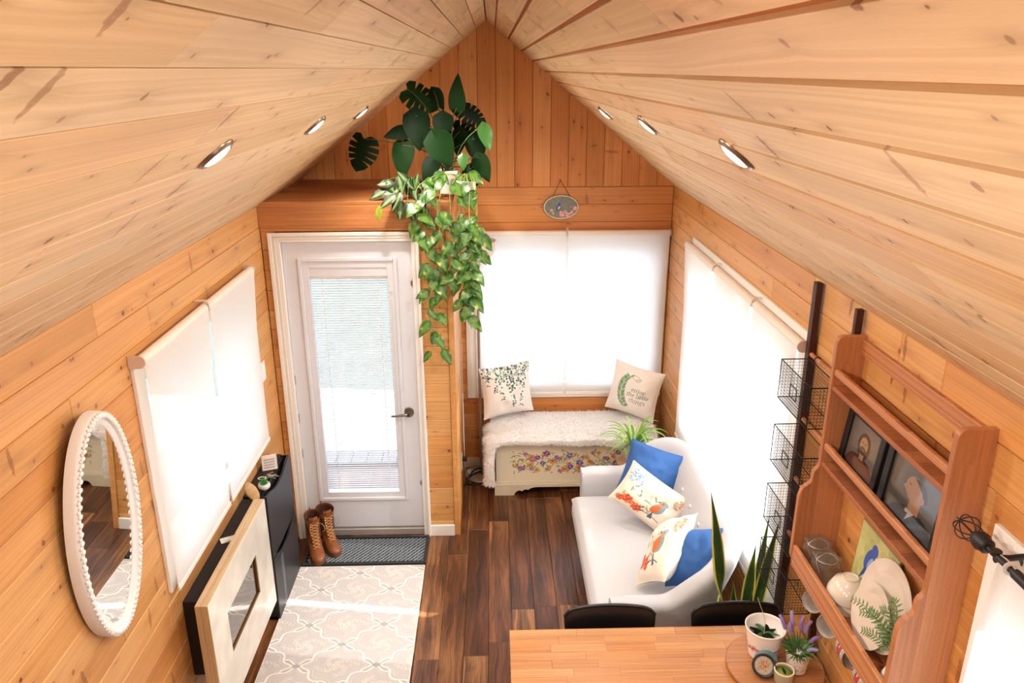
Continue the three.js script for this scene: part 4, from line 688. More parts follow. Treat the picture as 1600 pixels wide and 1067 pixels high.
{
  const t = thing('monstera', 'big dark-leaved monstera in a cream pot on the ledge over the door', 'plant', [-0.27, 2.267, -4.71]);
  mesh('pot', lathe([[0, 0.001], [0.048, 0.001], [0.052, 0.01], [0.062, 0.08], [0.07, 0.118], [0.074, 0.12], [0.074, 0.14], [0.068, 0.14], [0.064, 0.12], [0.06, 0.115], [0, 0.115]], 40), S('#e3dccb', 0.5), t);
  mesh('soil', new THREE.CylinderGeometry(0.062, 0.062, 0.006, 24).translate(0, 0.117, 0), S('#2c1f17', 0.95), t);
  const SL = { b: splitLeaf(0.2, 0.2), s: splitLeaf(0.14, 0.14) };
  // tip direction in degrees, centre of the leaf, length, width, s = split h = heart p = pale
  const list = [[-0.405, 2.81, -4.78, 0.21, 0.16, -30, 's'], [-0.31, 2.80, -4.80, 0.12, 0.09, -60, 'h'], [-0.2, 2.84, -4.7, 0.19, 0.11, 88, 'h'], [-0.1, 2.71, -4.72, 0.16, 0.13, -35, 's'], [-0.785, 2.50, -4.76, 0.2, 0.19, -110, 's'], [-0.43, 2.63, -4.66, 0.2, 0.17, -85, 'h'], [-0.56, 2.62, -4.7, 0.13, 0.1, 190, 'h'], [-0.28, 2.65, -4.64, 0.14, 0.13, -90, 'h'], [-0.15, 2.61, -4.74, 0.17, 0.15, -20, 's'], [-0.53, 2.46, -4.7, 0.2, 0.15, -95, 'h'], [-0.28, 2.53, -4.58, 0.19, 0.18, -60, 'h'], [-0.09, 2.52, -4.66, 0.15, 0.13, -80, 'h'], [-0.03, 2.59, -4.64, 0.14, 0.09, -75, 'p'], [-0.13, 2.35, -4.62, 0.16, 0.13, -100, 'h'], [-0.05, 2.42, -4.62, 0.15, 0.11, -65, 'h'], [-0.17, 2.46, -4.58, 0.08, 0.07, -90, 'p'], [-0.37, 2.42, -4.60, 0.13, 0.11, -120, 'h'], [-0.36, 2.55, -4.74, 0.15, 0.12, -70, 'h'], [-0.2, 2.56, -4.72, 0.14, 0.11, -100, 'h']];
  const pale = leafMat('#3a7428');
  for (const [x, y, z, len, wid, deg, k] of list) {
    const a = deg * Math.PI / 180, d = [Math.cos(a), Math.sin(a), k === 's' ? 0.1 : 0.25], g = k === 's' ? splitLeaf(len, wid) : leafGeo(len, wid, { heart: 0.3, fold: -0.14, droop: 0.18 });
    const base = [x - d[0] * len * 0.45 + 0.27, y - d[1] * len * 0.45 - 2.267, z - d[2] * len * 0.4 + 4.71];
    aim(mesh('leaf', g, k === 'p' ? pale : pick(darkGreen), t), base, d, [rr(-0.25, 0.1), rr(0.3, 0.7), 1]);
    const st = [0.03 * rr(-1, 1), 0.115, 0.03 * rr(-1, 1)];
    mesh('stem', tube([st, [st[0] + base[0] * 0.3, st[1] + (base[1] - st[1]) * 0.55 + 0.02, st[2] + base[2] * 0.3], [base[0] * 0.8, base[1] * 0.93 + 0.012, base[2] * 0.8], base], 0.0032, 14, 5), k === 'p' ? stemM : stemDark, t);
  }
}
{
  const t = thing('prayer_plant', 'low prayer plant with striped oval leaves on the ledge, left of the monstera', 'plant', [-0.47, 2.267, -4.69]);
  mesh('pot', lathe([[0, 0.001], [0.045, 0.001], [0.056, 0.07], [0.058, 0.075], [0.054, 0.075], [0.05, 0.066], [0, 0.066]], 28), S('#4a2a1c', 0.6), t);
  const vein = (x, s) => Math.abs(x) < 0.1 ? '#7f9c55' : (Math.floor((s * 9 - Math.abs(x) * 1.6) + 20) % 2 && Math.abs(x) < 0.8 ? '#0b1a0b' : '#1a3a18');
  const g1 = leafGeo(0.125, 0.062, { fold: 0.1, droop: 0.2, n: 16, colors: vein }), g2 = leafGeo(0.1, 0.056, { fold: 0.1, droop: 0.25, n: 16, colors: vein }), m = Ph('#ffffff', 0.5, { vertexColors: true, transmission: 0.12, thickness: 0, side: THREE.DoubleSide }), lime = leafMat('#9fb53a');
  const list = [[-0.63, 2.35, 175], [-0.66, 2.29, 200], [-0.60, 2.26, 215], [-0.58, 2.32, -60], [-0.53, 2.34, -80], [-0.55, 2.26, -120], [-0.48, 2.34, -40], [-0.53, 2.21, -95], [-0.47, 2.20, -70], [-0.42, 2.25, -110], [-0.40, 2.22, -50], [-0.59, 2.30, 190], [-0.45, 2.28, -75], [-0.5, 2.37, 120], [-0.38, 2.33, -20], [-0.44, 2.36, 80]];
  list.forEach(([x, y, deg], i) => {
    const a = deg * Math.PI / 180, d = [Math.cos(a), Math.sin(a) * 0.9, 0.35], z = y < 2.27 ? -4.50 : -4.58, L2 = 0.12, base = [x - d[0] * L2 * 0.5 + 0.47, y - d[1] * L2 * 0.5 - 2.267, z - 0.02 + 4.69];
    aim(mesh('leaf', i % 3 ? g1 : g2, m, t), base, d, [rr(-0.2, 0.2), 0.7, 1]);
    mesh('stem', tube([[0, 0.06, 0], [base[0] * 0.4, Math.max(base[1] * 0.6, 0.08) + 0.03, base[2] * 0.5], base], 0.002, 10, 5), stemM, t);
  });
  aim(mesh('leaf', leafGeo(0.1, 0.04, { fold: 0.5 }), lime, t), [-0.645 + 0.47, 2.235 - 2.267, -4.5 + 4.69], [-0.15, -1, 0.1], [0, 0.3, 1]);
}
{
  const t = thing('trailing_pothos', 'variegated pothos trailing in long strands from the ledge down past the door casing', 'plant', [0, 0, 0]);
  const vg = seedk => (x, s) => { const n = noise(x * 2.4 + seedk * 9, s * 4 + seedk * 5); return Math.abs(x) < 0.12 ? '#6a9236' : n > 0.8 ? '#b0be6c' : n > 0.66 ? '#618c34' : '#2e651f'; };
  const G = [0, 1, 2, 3, 4, 5].map(k => leafGeo(0.085 + 0.006 * (k % 3), 0.066 + 0.005 * (k % 2), { heart: 0.22, fold: 0.22 - 0.06 * k, droop: 0.25 + 0.05 * (k % 3), n: 12, colors: vg(k) }));
  const m = Ph('#ffffff', 0.4, { vertexColors: true, transmission: 0.25, thickness: 0, side: THREE.DoubleSide }), vine = S('#8fa04e', 0.6);
  mesh('pot', lathe([[0, 0], [0.05, 0], [0.06, 0.085], [0.062, 0.09], [0.057, 0.09], [0.052, 0.08], [0, 0.08]], 28).translate(-0.155, 2.268, -4.63), S('#d8cfba', 0.5), t);
  const strands = [[-0.43, 2.04, 0.07], [-0.385, 1.66, 0.09], [-0.375, 1.27, 0.1], [-0.33, 1.26, 0.11], [-0.29, 1.64, 0.1], [-0.24, 1.82, 0.09], [-0.20, 1.62], [-0.165, 1.56], [-0.135, 1.50], [-0.11, 1.66], [-0.095, 1.92], [-0.15, 1.86]];
  strands.forEach(([x, yb, sp], i) => {
    const zf = -4.505 + 0.03 * rnd(), P0 = [-0.155 + rr(-0.03, 0.03), 2.36, -4.63 + rr(-0.02, 0.03)], pts = [P0, [x * 0.5 - 0.08 + rr(-0.02, 0.02), 2.40, -4.59], [x, 2.33, zf - 0.02]];
    for (let y = 2.22; y > yb; y -= 0.13) pts.push([x + rr(-0.018, 0.018), y, zf + rr(-0.008, 0.012)]);
    pts.push([x + rr(-0.01, 0.01), yb, zf + 0.01]);
    const c = new THREE.CatmullRomCurve3(pts.map(p => V(...p)));
    mesh('stem', new THREE.TubeGeometry(c, 40, 0.0024, 5), vine, t);
    const len = c.getLength(); let s = 0.09 * rnd(), side = i % 2 ? 1 : -1;
    if (i % 3) s += 0.12; while (s < len) {
      const p = c.getPointAt(Math.min(1, s / len)), low = p.y < 1.6, k = rr(0.75, 1.15);
      const d = [side * rr(0.25, 0.9), -rr(0.35, 1.1), rr(0.15, 0.55)];
      const l = aim(mesh('leaf', pick(G), m, t), [p.x + side * 0.012, p.y + 0.004, p.z + 0.012], d, [side * rr(-0.2, 0.5), rr(0.35, 0.9), 1]); l.scale.setScalar(k);
      s += (sp && p.y < 2.28 ? sp * rr(0.7, 1.2) : p.y > 2.27 ? rr(0.13, 0.28) : rr(0.048, 0.07)) + (low ? 0.02 : 0); side = -side;
    }
  });
}
{ // spider plant on a small stool between sofa and chest
  const t = thing('spider_plant', 'spider plant with long pale green leaves between the sofa and the window seat', 'plant', [0.93, 0.44, -4.76]);
  mesh('pot', lathe([[0, 0.001], [0.045, 0.001], [0.065, 0.1], [0.069, 0.11], [0.063, 0.11], [0.058, 0.095], [0, 0.095]], 28), S('#d9d2c8', 0.5), t);
  const strip = (len, w, lift) => grid(4, 12, (u, v) => { const x = (u - 0.5) * w * Math.pow(Math.sin(Math.PI * Math.min(1, 0.12 + v * 0.88)), 0.7); return [x, lift * Math.sin(v * 1.9) * len * 0.62 - Math.max(0, v - 0.45) * len * 0.35, v * len * 0.8]; });
  const mA = leafMat('#8cba4a', { transmission: 0.35 }), mB = leafMat('#b7d37a', { transmission: 0.35 }), mC = leafMat('#6da23c', { transmission: 0.35 });
  for (let k = 0; k < 44; k++) { const g = strip(rr(0.2, 0.33), 0.017, rr(0.35, 1.25)); const l = mesh('leaf', g, [mA, mB, mC, mA][k % 4], t); l.position.set(rr(-0.015, 0.015), 0.1, rr(-0.015, 0.015)); l.rotation.y = k * 2.399 + rr(-0.2, 0.2); }
  const s = thing('plant_stool', 'little round wooden stool under the spider plant behind the sofa arm', 'stool', [0.93, 0, -4.76]);
  mesh('seat', new THREE.CylinderGeometry(0.11, 0.11, 0.02, 32).translate(0, 0.429, 0), S('#b98a58', 0.5, { map: beechTex }), s);
  for (let k = 0; k < 3; k++) mesh('leg', rod([Math.cos(k * 2.094) * 0.1, 0, Math.sin(k * 2.094) * 0.1], [Math.cos(k * 2.094) * 0.06, 0.42, Math.sin(k * 2.094) * 0.06], 0.01, 10), S('#a87a4a', 0.5), s);
}
{ // snake plant
  const t = thing('snake_plant', 'tall snake plant with yellow-edged leaves standing behind the right dining chair', 'plant', [1.1, 0, -2.935]);
  mesh('pot', lathe([[0, 0.001], [0.075, 0.001], [0.098, 0.2], [0.102, 0.22], [0.092, 0.22], [0.088, 0.2], [0, 0.2]], 36), S('#d6d0c8', 0.5), t);
  mesh('soil', new THREE.CylinderGeometry(0.086, 0.086, 0.006, 24).translate(0, 0.202, 0), S('#2c1f17', 0.95), t);
  const cs = (x, s) => Math.abs(x) > 0.72 ? '#dcd96a' : noise(x * 1.5 + 4, s * 26) > 0.6 ? '#47692f' : '#2c4a24', m = Ph('#ffffff', 0.4, { vertexColors: true, transmission: 0.15, thickness: 0, side: THREE.DoubleSide });
  const blade = (len, w, twist, bx, bz) => { const xs = [-1, -0.75, -0.7, -0.3, 0.3, 0.7, 0.75, 1], pos = [], col = [], idx = [], C = new THREE.Color(), n = 30; for (let j = 0; j <= n; j++) { const s = j / n, hw = w / 2 * (0.55 + 0.45 * Math.sin(Math.PI * Math.min(1, s * 0.9 + 0.1))) * Math.min(1, Math.pow((1 - s) * 4.2, 0.8)) * (twist ? 0.72 + 0.28 * Math.abs(Math.cos((s - 0.72) * 5)) : 1), a = twist * sm(cl((s - 0.3) / 0.35)); for (const x of xs) { const px = x * hw, pz = -0.25 * hw * (1 - x * x); pos.push(px * Math.cos(a) - pz * Math.sin(a) + bx * s * s, s * len, px * Math.sin(a) + pz * Math.cos(a) + bz * s * s); C.set(cs(x, s)); col.push(C.r, C.g, C.b); } } for (let j = 0; j < n; j++) for (let i = 0; i < 7; i++) { const a = j * 8 + i; idx.push(a, a + 1, a + 9, a, a + 9, a + 8); } const g = new THREE.BufferGeometry(); g.setAttribute('position', new THREE.Float32BufferAttribute(pos, 3)); g.setAttribute('color', new THREE.Float32BufferAttribute(col, 3)); g.setIndex(idx); g.computeVertexNormals(); return g; };
  for (const [x, z, len, w, tw, bx, bz, ry] of [[-0.07, 0.0, 1.06, 0.068, 2.9, -0.115, -0.0, 0.0], [0.015, 0.0, 0.8, 0.062, 0.3, 0.02, 0.0, -0.2], [0.045, 0.02, 0.93, 0.056, 0.7, 0.075, 0.02, 0.3], [0.055, -0.025, 0.88, 0.05, 0.5, 0.09, -0.03, 0.5], [0.03, 0.04, 0.6, 0.05, 0.3, -0.01, 0.01, 0.2], [-0.085, 0.02, 0.51, 0.034, 0.2, -0.05, 0.0, 0], [0.0, -0.04, 0.56, 0.05, 0.3, -0.02, -0.03, 0.2]]) { const l = mesh('leaf', blade(len, w, tw, bx, bz), m, t); l.position.set(x, 0.2, z); l.rotation.y = ry; }
}
// ---------------------------------------------------------------- hung things
{
  const pic = canvasTex(512, 340, (g, w, h) => {
    g.fillStyle = '#7d837c'; g.fillRect(0, 0, w, h);
    for (let k = 0; k < 240; k++) { g.fillStyle = ['rgba(120,130,110,0.25)', 'rgba(95,105,98,0.25)', 'rgba(150,140,140,0.2)', 'rgba(110,125,95,0.3)'][k % 4]; g.beginPath(); g.arc(rnd() * w, rnd() * h, rr(8, 30), 0, 7); g.fill(); }
    g.strokeStyle = '#6a5648'; g.lineWidth = 5; g.beginPath(); g.moveTo(90, 290); g.quadraticCurveTo(250, 190, 330, 260); g.quadraticCurveTo(400, 220, 500, 200); g.stroke();
    const b = (x, y, s, c1, c2) => { g.fillStyle = c1; g.beginPath(); g.ellipse(x, y, 26 * s, 46 * s, 0.5, 0, 7); g.fill(); g.beginPath(); g.arc(x + 16 * s, y - 44 * s, 20 * s, 0, 7); g.fill(); g.fillStyle = c2; g.beginPath(); g.ellipse(x + 8 * s, y + 14 * s, 15 * s, 28 * s, 0.5, 0, 7); g.fill(); g.fillStyle = c1; g.beginPath(); g.moveTo(x - 20 * s, y + 30 * s); g.lineTo(x - 44 * s, y + 88 * s); g.lineTo(x - 4 * s, y + 44 * s); g.fill(); };
    b(215, 165, 0.95, '#2f4fae', '#c9cdd6'); b(400, 150, 0.8, '#6a7686', '#9a9296');
    for (const [x, y, r] of [[110, 220, 24], [130, 262, 22], [270, 285, 40], [320, 250, 32], [360, 290, 36], [420, 250, 30], [470, 190, 32], [250, 250, 22]]) { flower(g, x, y, r, 7, ['#e79aa6', '#f0b6bd', '#d97f92'], '#c9d08a'); }
    for (let k = 0; k < 20; k++) leafDab(g, 80 + rnd() * 400, 230 + rnd() * 90, 14, 6, rnd() * 3, '#7f9468');
  });
  pic.wrapS = pic.wrapT = THREE.ClampToEdgeWrapping;
  const t = thing('oval_plaque', 'oval bird and blossom plaque hung from a cord above the end window', 'plaque', [0.48, 2.046, ZW + 0.004]);
  const sh = new THREE.Shape(); sh.absellipse(0, 0, 0.117, 0.077, 0, Math.PI * 2); const g = new THREE.ShapeGeometry(sh, 48), p = g.attributes.position, u = g.attributes.uv; for (let i = 0; i < p.count; i++) u.setXY(i, p.getX(i) / 0.234 + 0.5, p.getY(i) / 0.154 + 0.5);
  mesh('picture', g.translate(0, 0, 0.0135), S('#ffffff', 0.5, { map: pic }), t);
  const ou = new THREE.Shape(); ou.absellipse(0, 0, 0.124, 0.084, 0, Math.PI * 2);
  mesh('board', extr(ou, 0.011, 0.0015), S('#4c4540', 0.6), t);
  const rim = []; for (let k = 0; k < 60; k++) rim.push([0.1205 * Math.cos(k / 60 * 6.2832), 0.0805 * Math.sin(k / 60 * 6.2832), 0.0135]); mesh('rim', tube(rim, 0.004, 90, 6, true), S('#e3d6bd', 0.5), t);
  mesh('cord', [rod([-0.055, 0.078, 0.007], [-0.008, 0.188, 0.008], 0.0022, 6), rod([0.062, 0.076, 0.007], [-0.008, 0.188, 0.008], 0.0022, 6)], S('#6a3f24', 0.8), t);
  mesh('nail', rod([-0.008, 0.188, 0], [-0.008, 0.19, 0.016], 0.003, 8), S('#5a4a3a', 0.5, { metalness: 0.6 }), t);
}
{ // dark ladder with rungs and the four wire baskets on it
  const t = thing('wall_ladder', 'dark brown two-rail ladder against the right wall carrying four wire baskets', 'ladder', [0, 0, 0]);
  for (const [z, w] of [[-2.905, 0.036], [-2.548, 0.022]]) mesh('rail', bb(1.24, 1.266, 0, 2.185, z - w / 2, z + w / 2, 0.003), darkWood, t);
  for (const y of [1.895, 1.615, 1.345, 1.085]) mesh('rung', rod([1.253, y, -2.89], [1.253, y, -2.557], 0.009, 12), rackW, t);
  const x0 = 1.128, x1 = 1.236, z0 = -2.865, z1 = -2.565, h = 0.16, names = ['topmost of the four', 'second from the top', 'third from the top', 'lowest of the four'];
  const wire = [], T = 0.0009, bar = (a, b, c, d, e, f) => box(Math.max(b - a, T), Math.max(d - c, T), Math.max(f - e, T), (a + b) / 2, (c + d) / 2, (e + f) / 2);
  const nz = 24, nx = 9, ny = 12, fz = i => z0 + (z1 - z0) * i / nz, fx = i => x0 + (x1 - x0) * i / nx, fy = i => h * i / ny;
  for (let i = 0; i <= nz; i++) for (const x of [x0, x1]) wire.push(bar(x, x, 0, h, fz(i), fz(i)));
  for (let j = 0; j <= ny; j++) { for (const x of [x0, x1]) wire.push(bar(x, x, fy(j), fy(j), z0, z1)); for (const z of [z0, z1]) wire.push(bar(x0, x1, fy(j), fy(j), z, z)); }
  for (let i = 0; i <= nx; i++) { for (const z of [z0, z1]) wire.push(bar(fx(i), fx(i), 0, h, z, z)); wire.push(bar(fx(i), fx(i), 0, 0, z0, z1)); }
  for (let i = 0; i <= nz; i++) wire.push(bar(x0, x1, 0, 0, fz(i), fz(i)));
  const wg = mg(wire), rimG = []; for (const y of [0, h]) rimG.push(rod([x0, y, z0], [x0, y, z1], 0.0022, 6), rod([x1, y, z0], [x1, y, z1], 0.0022, 6), rod([x0, y, z0], [x1, y, z0], 0.0022, 6), rod([x0, y, z1], [x1, y, z1], 0.0022, 6));
  for (const x of [x0, x1]) for (const z of [z0, z1]) rimG.push(rod([x, 0, z], [x, h, z], 0.002, 6));
  const rg = mg(rimG), lg = mg([bar(x0 - 0.003, x0 - 0.001, 0.055, 0.059, -2.75, -2.68), bar(x0 - 0.003, x0 - 0.001, 0.101, 0.105, -2.75, -2.68), bar(x0 - 0.003, x0 - 0.001, 0.055, 0.105, -2.75, -2.747), bar(x0 - 0.003, x0 - 0.001, 0.055, 0.105, -2.683, -2.68)]);
  [1.725, 1.445, 1.175, 0.915].forEach((y, i) => {
    const b = thing('wire_basket', `black wire basket on the dark ladder, ${names[i]}`, 'basket', [0, y, 0], 0, 'wire baskets on the ladder');
    mesh('wire_mesh', wg, blackWire, b); mesh('rim', rg, blackWire, b); mesh('label_holder', lg, blackWire, b);
    for (const z of [-2.82, -2.61]) mesh('hook', tube([[x1, h, z], [x1 + 0.004, h + 0.018, z], [1.253, h + 0.023, z], [1.264, h + 0.012, z]], 0.002, 10, 5), blackWire, b);
  });
}
{ // plate rack
  const t = thing('plate_rack', 'wooden wall rack with rails, holding portraits, jars and plates', 'shelf', [R, 0, 0]);
  const prof = (() => { const s = new THREE.Shape(); s.moveTo(0.001, 2.098); s.lineTo(0.075, 2.098); s.quadraticCurveTo(0.1, 2.098, 0.1, 2.07); s.lineTo(0.102, 1.62); s.quadraticCurveTo(0.102, 1.6, 0.112, 1.592); s.quadraticCurveTo(0.122, 1.583, 0.122, 1.562); s.lineTo(0.122, 1.55); s.bezierCurveTo(0.125, 1.52, 0.16, 1.535, 0.163, 1.47); s.lineTo(0.165, 1.235); s.quadraticCurveTo(0.16, 1.2, 0.13, 1.17); s.quadraticCurveTo(0.1, 1.14, 0.09, 1.1); s.quadraticCurveTo(0.08, 1.03, 0.03, 1.02); s.lineTo(0.001, 1.02); return s; })();
  for (const z of [-2.525, -1.79]) { const g = extr(prof, 0.016, 0.003); const uv = g.attributes.uv; for (let i = 0; i < uv.count; i++) uv.setXY(i, g.attributes.position.getY(i), g.attributes.position.getX(i)); mesh('side_panel', g.scale(-1, 1, 1).translate(0, 0, z), rackW, t); const a = t.children.at(-1).geometry, q = a.attributes.position; for (let i = 0; i < q.count; i += 3) { for (const k of ['position', 'uv']) { const A = a.attributes[k], n = A.itemSize; for (let c = 0; c < n; c++) { const v = A.array[(i + 1) * n + c]; A.array[(i + 1) * n + c] = A.array[(i + 2) * n + c]; A.array[(i + 2) * n + c] = v; } } } a.computeVertexNormals(); }
  const za = -2.508, zb = -1.791;
  for (const y of [1.97, 1.686]) mesh('rail', rbox(0.02, 0.026, zb - za, -0.09, y, (za + zb) / 2, 0.007, 3), rackW, t);
  for (const [y, d] of [[1.92, 0.099], [1.625, 0.1], [1.215, 0.148]]) mesh('shelf_board', bb(-d, -0.002, y - 0.018, y, za, zb, 0.003), rackD, t);
  mesh('front_lip', bb(-0.164, -0.148, 1.19, 1.277, za, zb, 0.004), rackW, t);
  mesh('back_rail', bb(-0.016, -0.001, 2.035, 2.088, za, zb, 0.003), rackW, t);
  mesh('back_rail', bb(-0.014, -0.001, 1.10, 1.16, za, zb, 0.003), rackW, t);
}
{ // things on the rack
  const port = (bg, draw) => canvasTex(256, 300, (g, w, h) => { g.fillStyle = bg; g.fillRect(0, 0, w, h); for (let k = 0; k < 90; k++) { g.fillStyle = 'rgba(255,255,255,0.012)'; g.beginPath(); g.arc(rnd() * w, rnd() * h * 0.6, rr(20, 60), 0, 7); g.fill(); } draw(g, w, h); });
  const pA = port('#7c746c', (g, w, h) => { // a bearded man in a dark red robe
    g.fillStyle = '#5d1722'; g.beginPath(); g.moveTo(0, h); g.quadraticCurveTo(20, 205, 100, 200); g.lineTo(165, 200); g.quadraticCurveTo(240, 210, w, h); g.fill();
    g.fillStyle = '#2d1a12'; g.beginPath(); g.ellipse(132, 130, 52, 78, 0, 0, 7); g.fill(); g.fillStyle = '#caa07c'; g.fillRect(112, 175, 36, 40); g.beginPath(); g.ellipse(130, 122, 33, 45, 0, 0, 7); g.fill();
    g.fillStyle = '#3a2218'; g.beginPath(); g.ellipse(130, 158, 26, 24, 0, 0, 7); g.fill(); g.fillStyle = '#b5806a'; g.fillRect(120, 150, 20, 5); g.fillStyle = '#2a1a14'; g.fillRect(110, 110, 13, 5); g.fillRect(137, 110, 13, 5); g.fillStyle = '#b48a68'; g.fillRect(127, 115, 6, 22);
  });
  const pB = port('#57564f', (g, w, h) => { // a man in a dark suit, head turned to the left
    g.fillStyle = '#141318'; g.beginPath(); g.moveTo(20, h); g.quadraticCurveTo(60, 225, 120, 215); g.lineTo(190, 210); g.quadraticCurveTo(250, 225, w, h); g.fill();
    g.fillStyle = '#d9d4cf'; g.beginPath(); g.moveTo(108, 222); g.lineTo(165, 205); g.lineTo(110, 290); g.fill(); g.fillStyle = '#23232b'; g.beginPath(); g.moveTo(110, 240); g.lineTo(125, 238); g.lineTo(112, 295); g.lineTo(98, 290); g.fill();
    g.fillStyle = '#c99a76'; g.fillRect(118, 160, 52, 60); g.beginPath(); g.ellipse(132, 120, 48, 60, 0, 0, 7); g.fill(); g.beginPath(); g.moveTo(88, 112); g.lineTo(72, 140); g.lineTo(90, 146); g.fill();
    g.fillStyle = '#3c2a20'; g.beginPath(); g.moveTo(118, 66); g.quadraticCurveTo(190, 48, 196, 130); g.lineTo(178, 150); g.quadraticCurveTo(170, 100, 150, 92); g.fill(); g.fillStyle = '#c08c6a'; g.beginPath(); g.ellipse(172, 138, 10, 17, 0.2, 0, 7); g.fill(); g.fillStyle = '#2a1c16'; g.fillRect(98, 106, 12, 4); g.fillStyle = '#9c5f50'; g.fillRect(88, 158, 18, 4);
  });
  function framed(label, z0, z1, h, map, lean) {
    const w = z1 - z0, t = thing('framed_portrait', label, 'picture', [R - 0.05, 1.626, (z0 + z1) / 2], -Math.PI / 2, 'portraits on the plate rack'); t.rotation.order = 'YXZ'; t.rotation.x = -lean;
    const b = 0.032; mesh('frame', [bb(-w / 2, -w / 2 + b, 0, h, -0.012, 0.006), bb(w / 2 - b, w / 2, 0, h, -0.012, 0.006), bb(-w / 2 + b, w / 2 - b, h - b, h, -0.012, 0.006), bb(-w / 2 + b, w / 2 - b, 0, b, -0.012, 0.006), bb(-w / 2 + 0.01, w / 2 - 0.01, 0.01, h - 0.01, -0.012, -0.004)], black, t);
    mesh('print', new THREE.PlaneGeometry(w - 2 * b, h - 2 * b).translate(0, h / 2, -0.003), Ph('#b9b4ae', 0.5, { map, clearcoat: 1, clearcoatRoughness: 0.04 }), t);
  }
  framed('black framed portrait of a bearded man in a red robe', -2.495, -2.225, 0.24, pA, 0.11);
  framed('black framed portrait of a man in a dark suit', -2.20, -1.86, 0.265, pB, 0.10);
  const bc = canvasTex(200, 200, (g, w, h) => { g.fillStyle = '#b9b878'; g.fillRect(0, 0, w, h); for (let k = 0; k < 60; k++) { g.fillStyle = ['rgba(150,160,90,0.3)', 'rgba(210,205,140,0.3)'][k % 2]; g.beginPath(); g.arc(rnd() * w, rnd() * h, rr(8, 26), 0, 7); g.fill(); } g.translate(-34, -22); g.strokeStyle = '#7a6a5a'; g.lineWidth = 5; g.beginPath(); g.moveTo(60, 190); g.quadraticCurveTo(110, 140, 130, 120); g.stroke(); g.fillStyle = '#3a56a8'; g.beginPath(); g.ellipse(105, 95, 20, 36, 0.5, 0, 7); g.fill(); g.beginPath(); g.arc(122, 62, 16, 0, 7); g.fill(); g.fillStyle = '#8fa4cc'; g.beginPath(); g.ellipse(112, 104, 10, 22, 0.5, 0, 7); g.fill(); g.fillStyle = '#2f4690'; g.beginPath(); g.moveTo(92, 118); g.lineTo(70, 168); g.lineTo(104, 130); g.fill(); });
  const c = thing('bird_picture', 'yellow-green picture of a blue bird leaning behind the glass jars', 'picture', [R - 0.03, 1.217, -2.19], -Math.PI / 2); c.rotation.order = 'YXZ'; c.rotation.x = -0.07;
  mesh('panel', bb(-0.13, 0.13, 0, 0.29, -0.006, 0.004), S('#8a7a4a', 0.6), c); mesh('print', new THREE.PlaneGeometry(0.25, 0.28).translate(0, 0.145, 0.0045), S('#ffffff', 0.5, { map: bc }), c);
  const jg = Ph('#eef3f2', 0.03, { transmission: 0.97, thickness: 0, ior: 1.5, side: THREE.DoubleSide });
  for (const [i, x, z] of [[0, 1.18, -2.455], [1, 1.175, -2.362]]) {
    const j = thing('glass_jar', i ? 'square glass jar with a glass lid, nearer the white bowls' : 'square glass jar with a glass lid in the far corner of the rack', 'jar', [x, 1.216, z], 0.25, 'glass jars on the rack');
    mesh('jar', rbox(0.08, 0.095, 0.08, 0, 0.048, 0, 0.014, 4), jg, j); mesh('lid', [rbox(0.074, 0.016, 0.074, 0, 0.106, 0, 0.006, 3)], jg, j);
    mesh('clamp', [tube([[-0.041, 0.06, 0.02], [-0.043, 0.1, 0.0], [-0.02, 0.117, 0], [0.02, 0.117, 0], [0.043, 0.1, 0], [0.041, 0.06, 0.02]], 0.0014, 24, 5), new THREE.TorusGeometry(0.037, 0.0022, 6, 24).rotateX(Math.PI / 2).translate(0, 0.097, 0)], silver, j);
  }
  const china = Ph('#ddd0c0', 0.18, { clearcoat: 0.6, clearcoatRoughness: 0.08 });
  const bowlP = [[0.0, 0.078], [0.028, 0.078], [0.03, 0.072], [0.055, 0.06], [0.072, 0.03], [0.078, 0.0], [0.074, 0.0], [0.068, 0.03], [0.05, 0.055], [0.0, 0.066]];
  const bowl = (label, pos, k) => { const b = thing('bowl', label, 'bowl', pos, 0, 'white bowls on the rack'); mesh('bowl', lathe(bowlP.map(p => [p[0] * k, p[1] * k]), 48), china, b); mesh('foot_ring', new THREE.TorusGeometry(0.026 * k, 0.003, 8, 32).rotateX(Math.PI / 2).translate(0, 0.078 * k, 0), china, b); };
  bowl('lower white bowl turned upside down beside the jars', [1.204, 1.2165, -2.235], 0.96);
  bowl('upper white bowl nested upside down on the other', [1.204, 1.252, -2.235], 0.94);
  const plateP = [[0, 0.004], [0.55, 0.004], [0.62, 0.012], [0.7, 0.05], [1, 0.11], [1, 0.13], [0.7, 0.075], [0.6, 0.035], [0, 0.03]];
  const plate = (label, pos, r, rot, sx = 1) => { const p = thing('plate', label, 'plate', pos); p.rotation.order = 'YXZ'; p.rotation.set(...rot); mesh('plate', lathe(plateP.map(([a, b]) => [a * r, b * r * 1.1]), 56).rotateX(Math.PI / 2).scale(sx, 1, 1), china, p); return p; };
  plate('large oval white platter leaning on the wall behind the round plate', [R - 0.05, 1.372, -2.02], 0.145, [-0.2, -Math.PI / 2, 0], 1.0);
  plate('round white plate standing in front of the oval platter', [R - 0.085, 1.325, -2.035], 0.105, [-0.22, -Math.PI / 2, 0]);
  const v = thing('fern_vase', 'small white bottle vase with green fern sprays at the near end of the rack', 'vase', [1.17, 1.216, -1.85]);
  mesh('vase', lathe([[0, 0.001], [0.028, 0.001], [0.032, 0.01], [0.031, 0.045], [0.018, 0.075], [0.011, 0.09], [0.012, 0.11], [0.008, 0.11], [0.008, 0.09], [0, 0.08]], 28), Ph('#e8e2da', 0.3, {}), v);
  const fr = leafMat('#5f8242'), pin = leafGeo(0.024, 0.0065, { fold: 0.2, droop: 0.1, n: 4 });
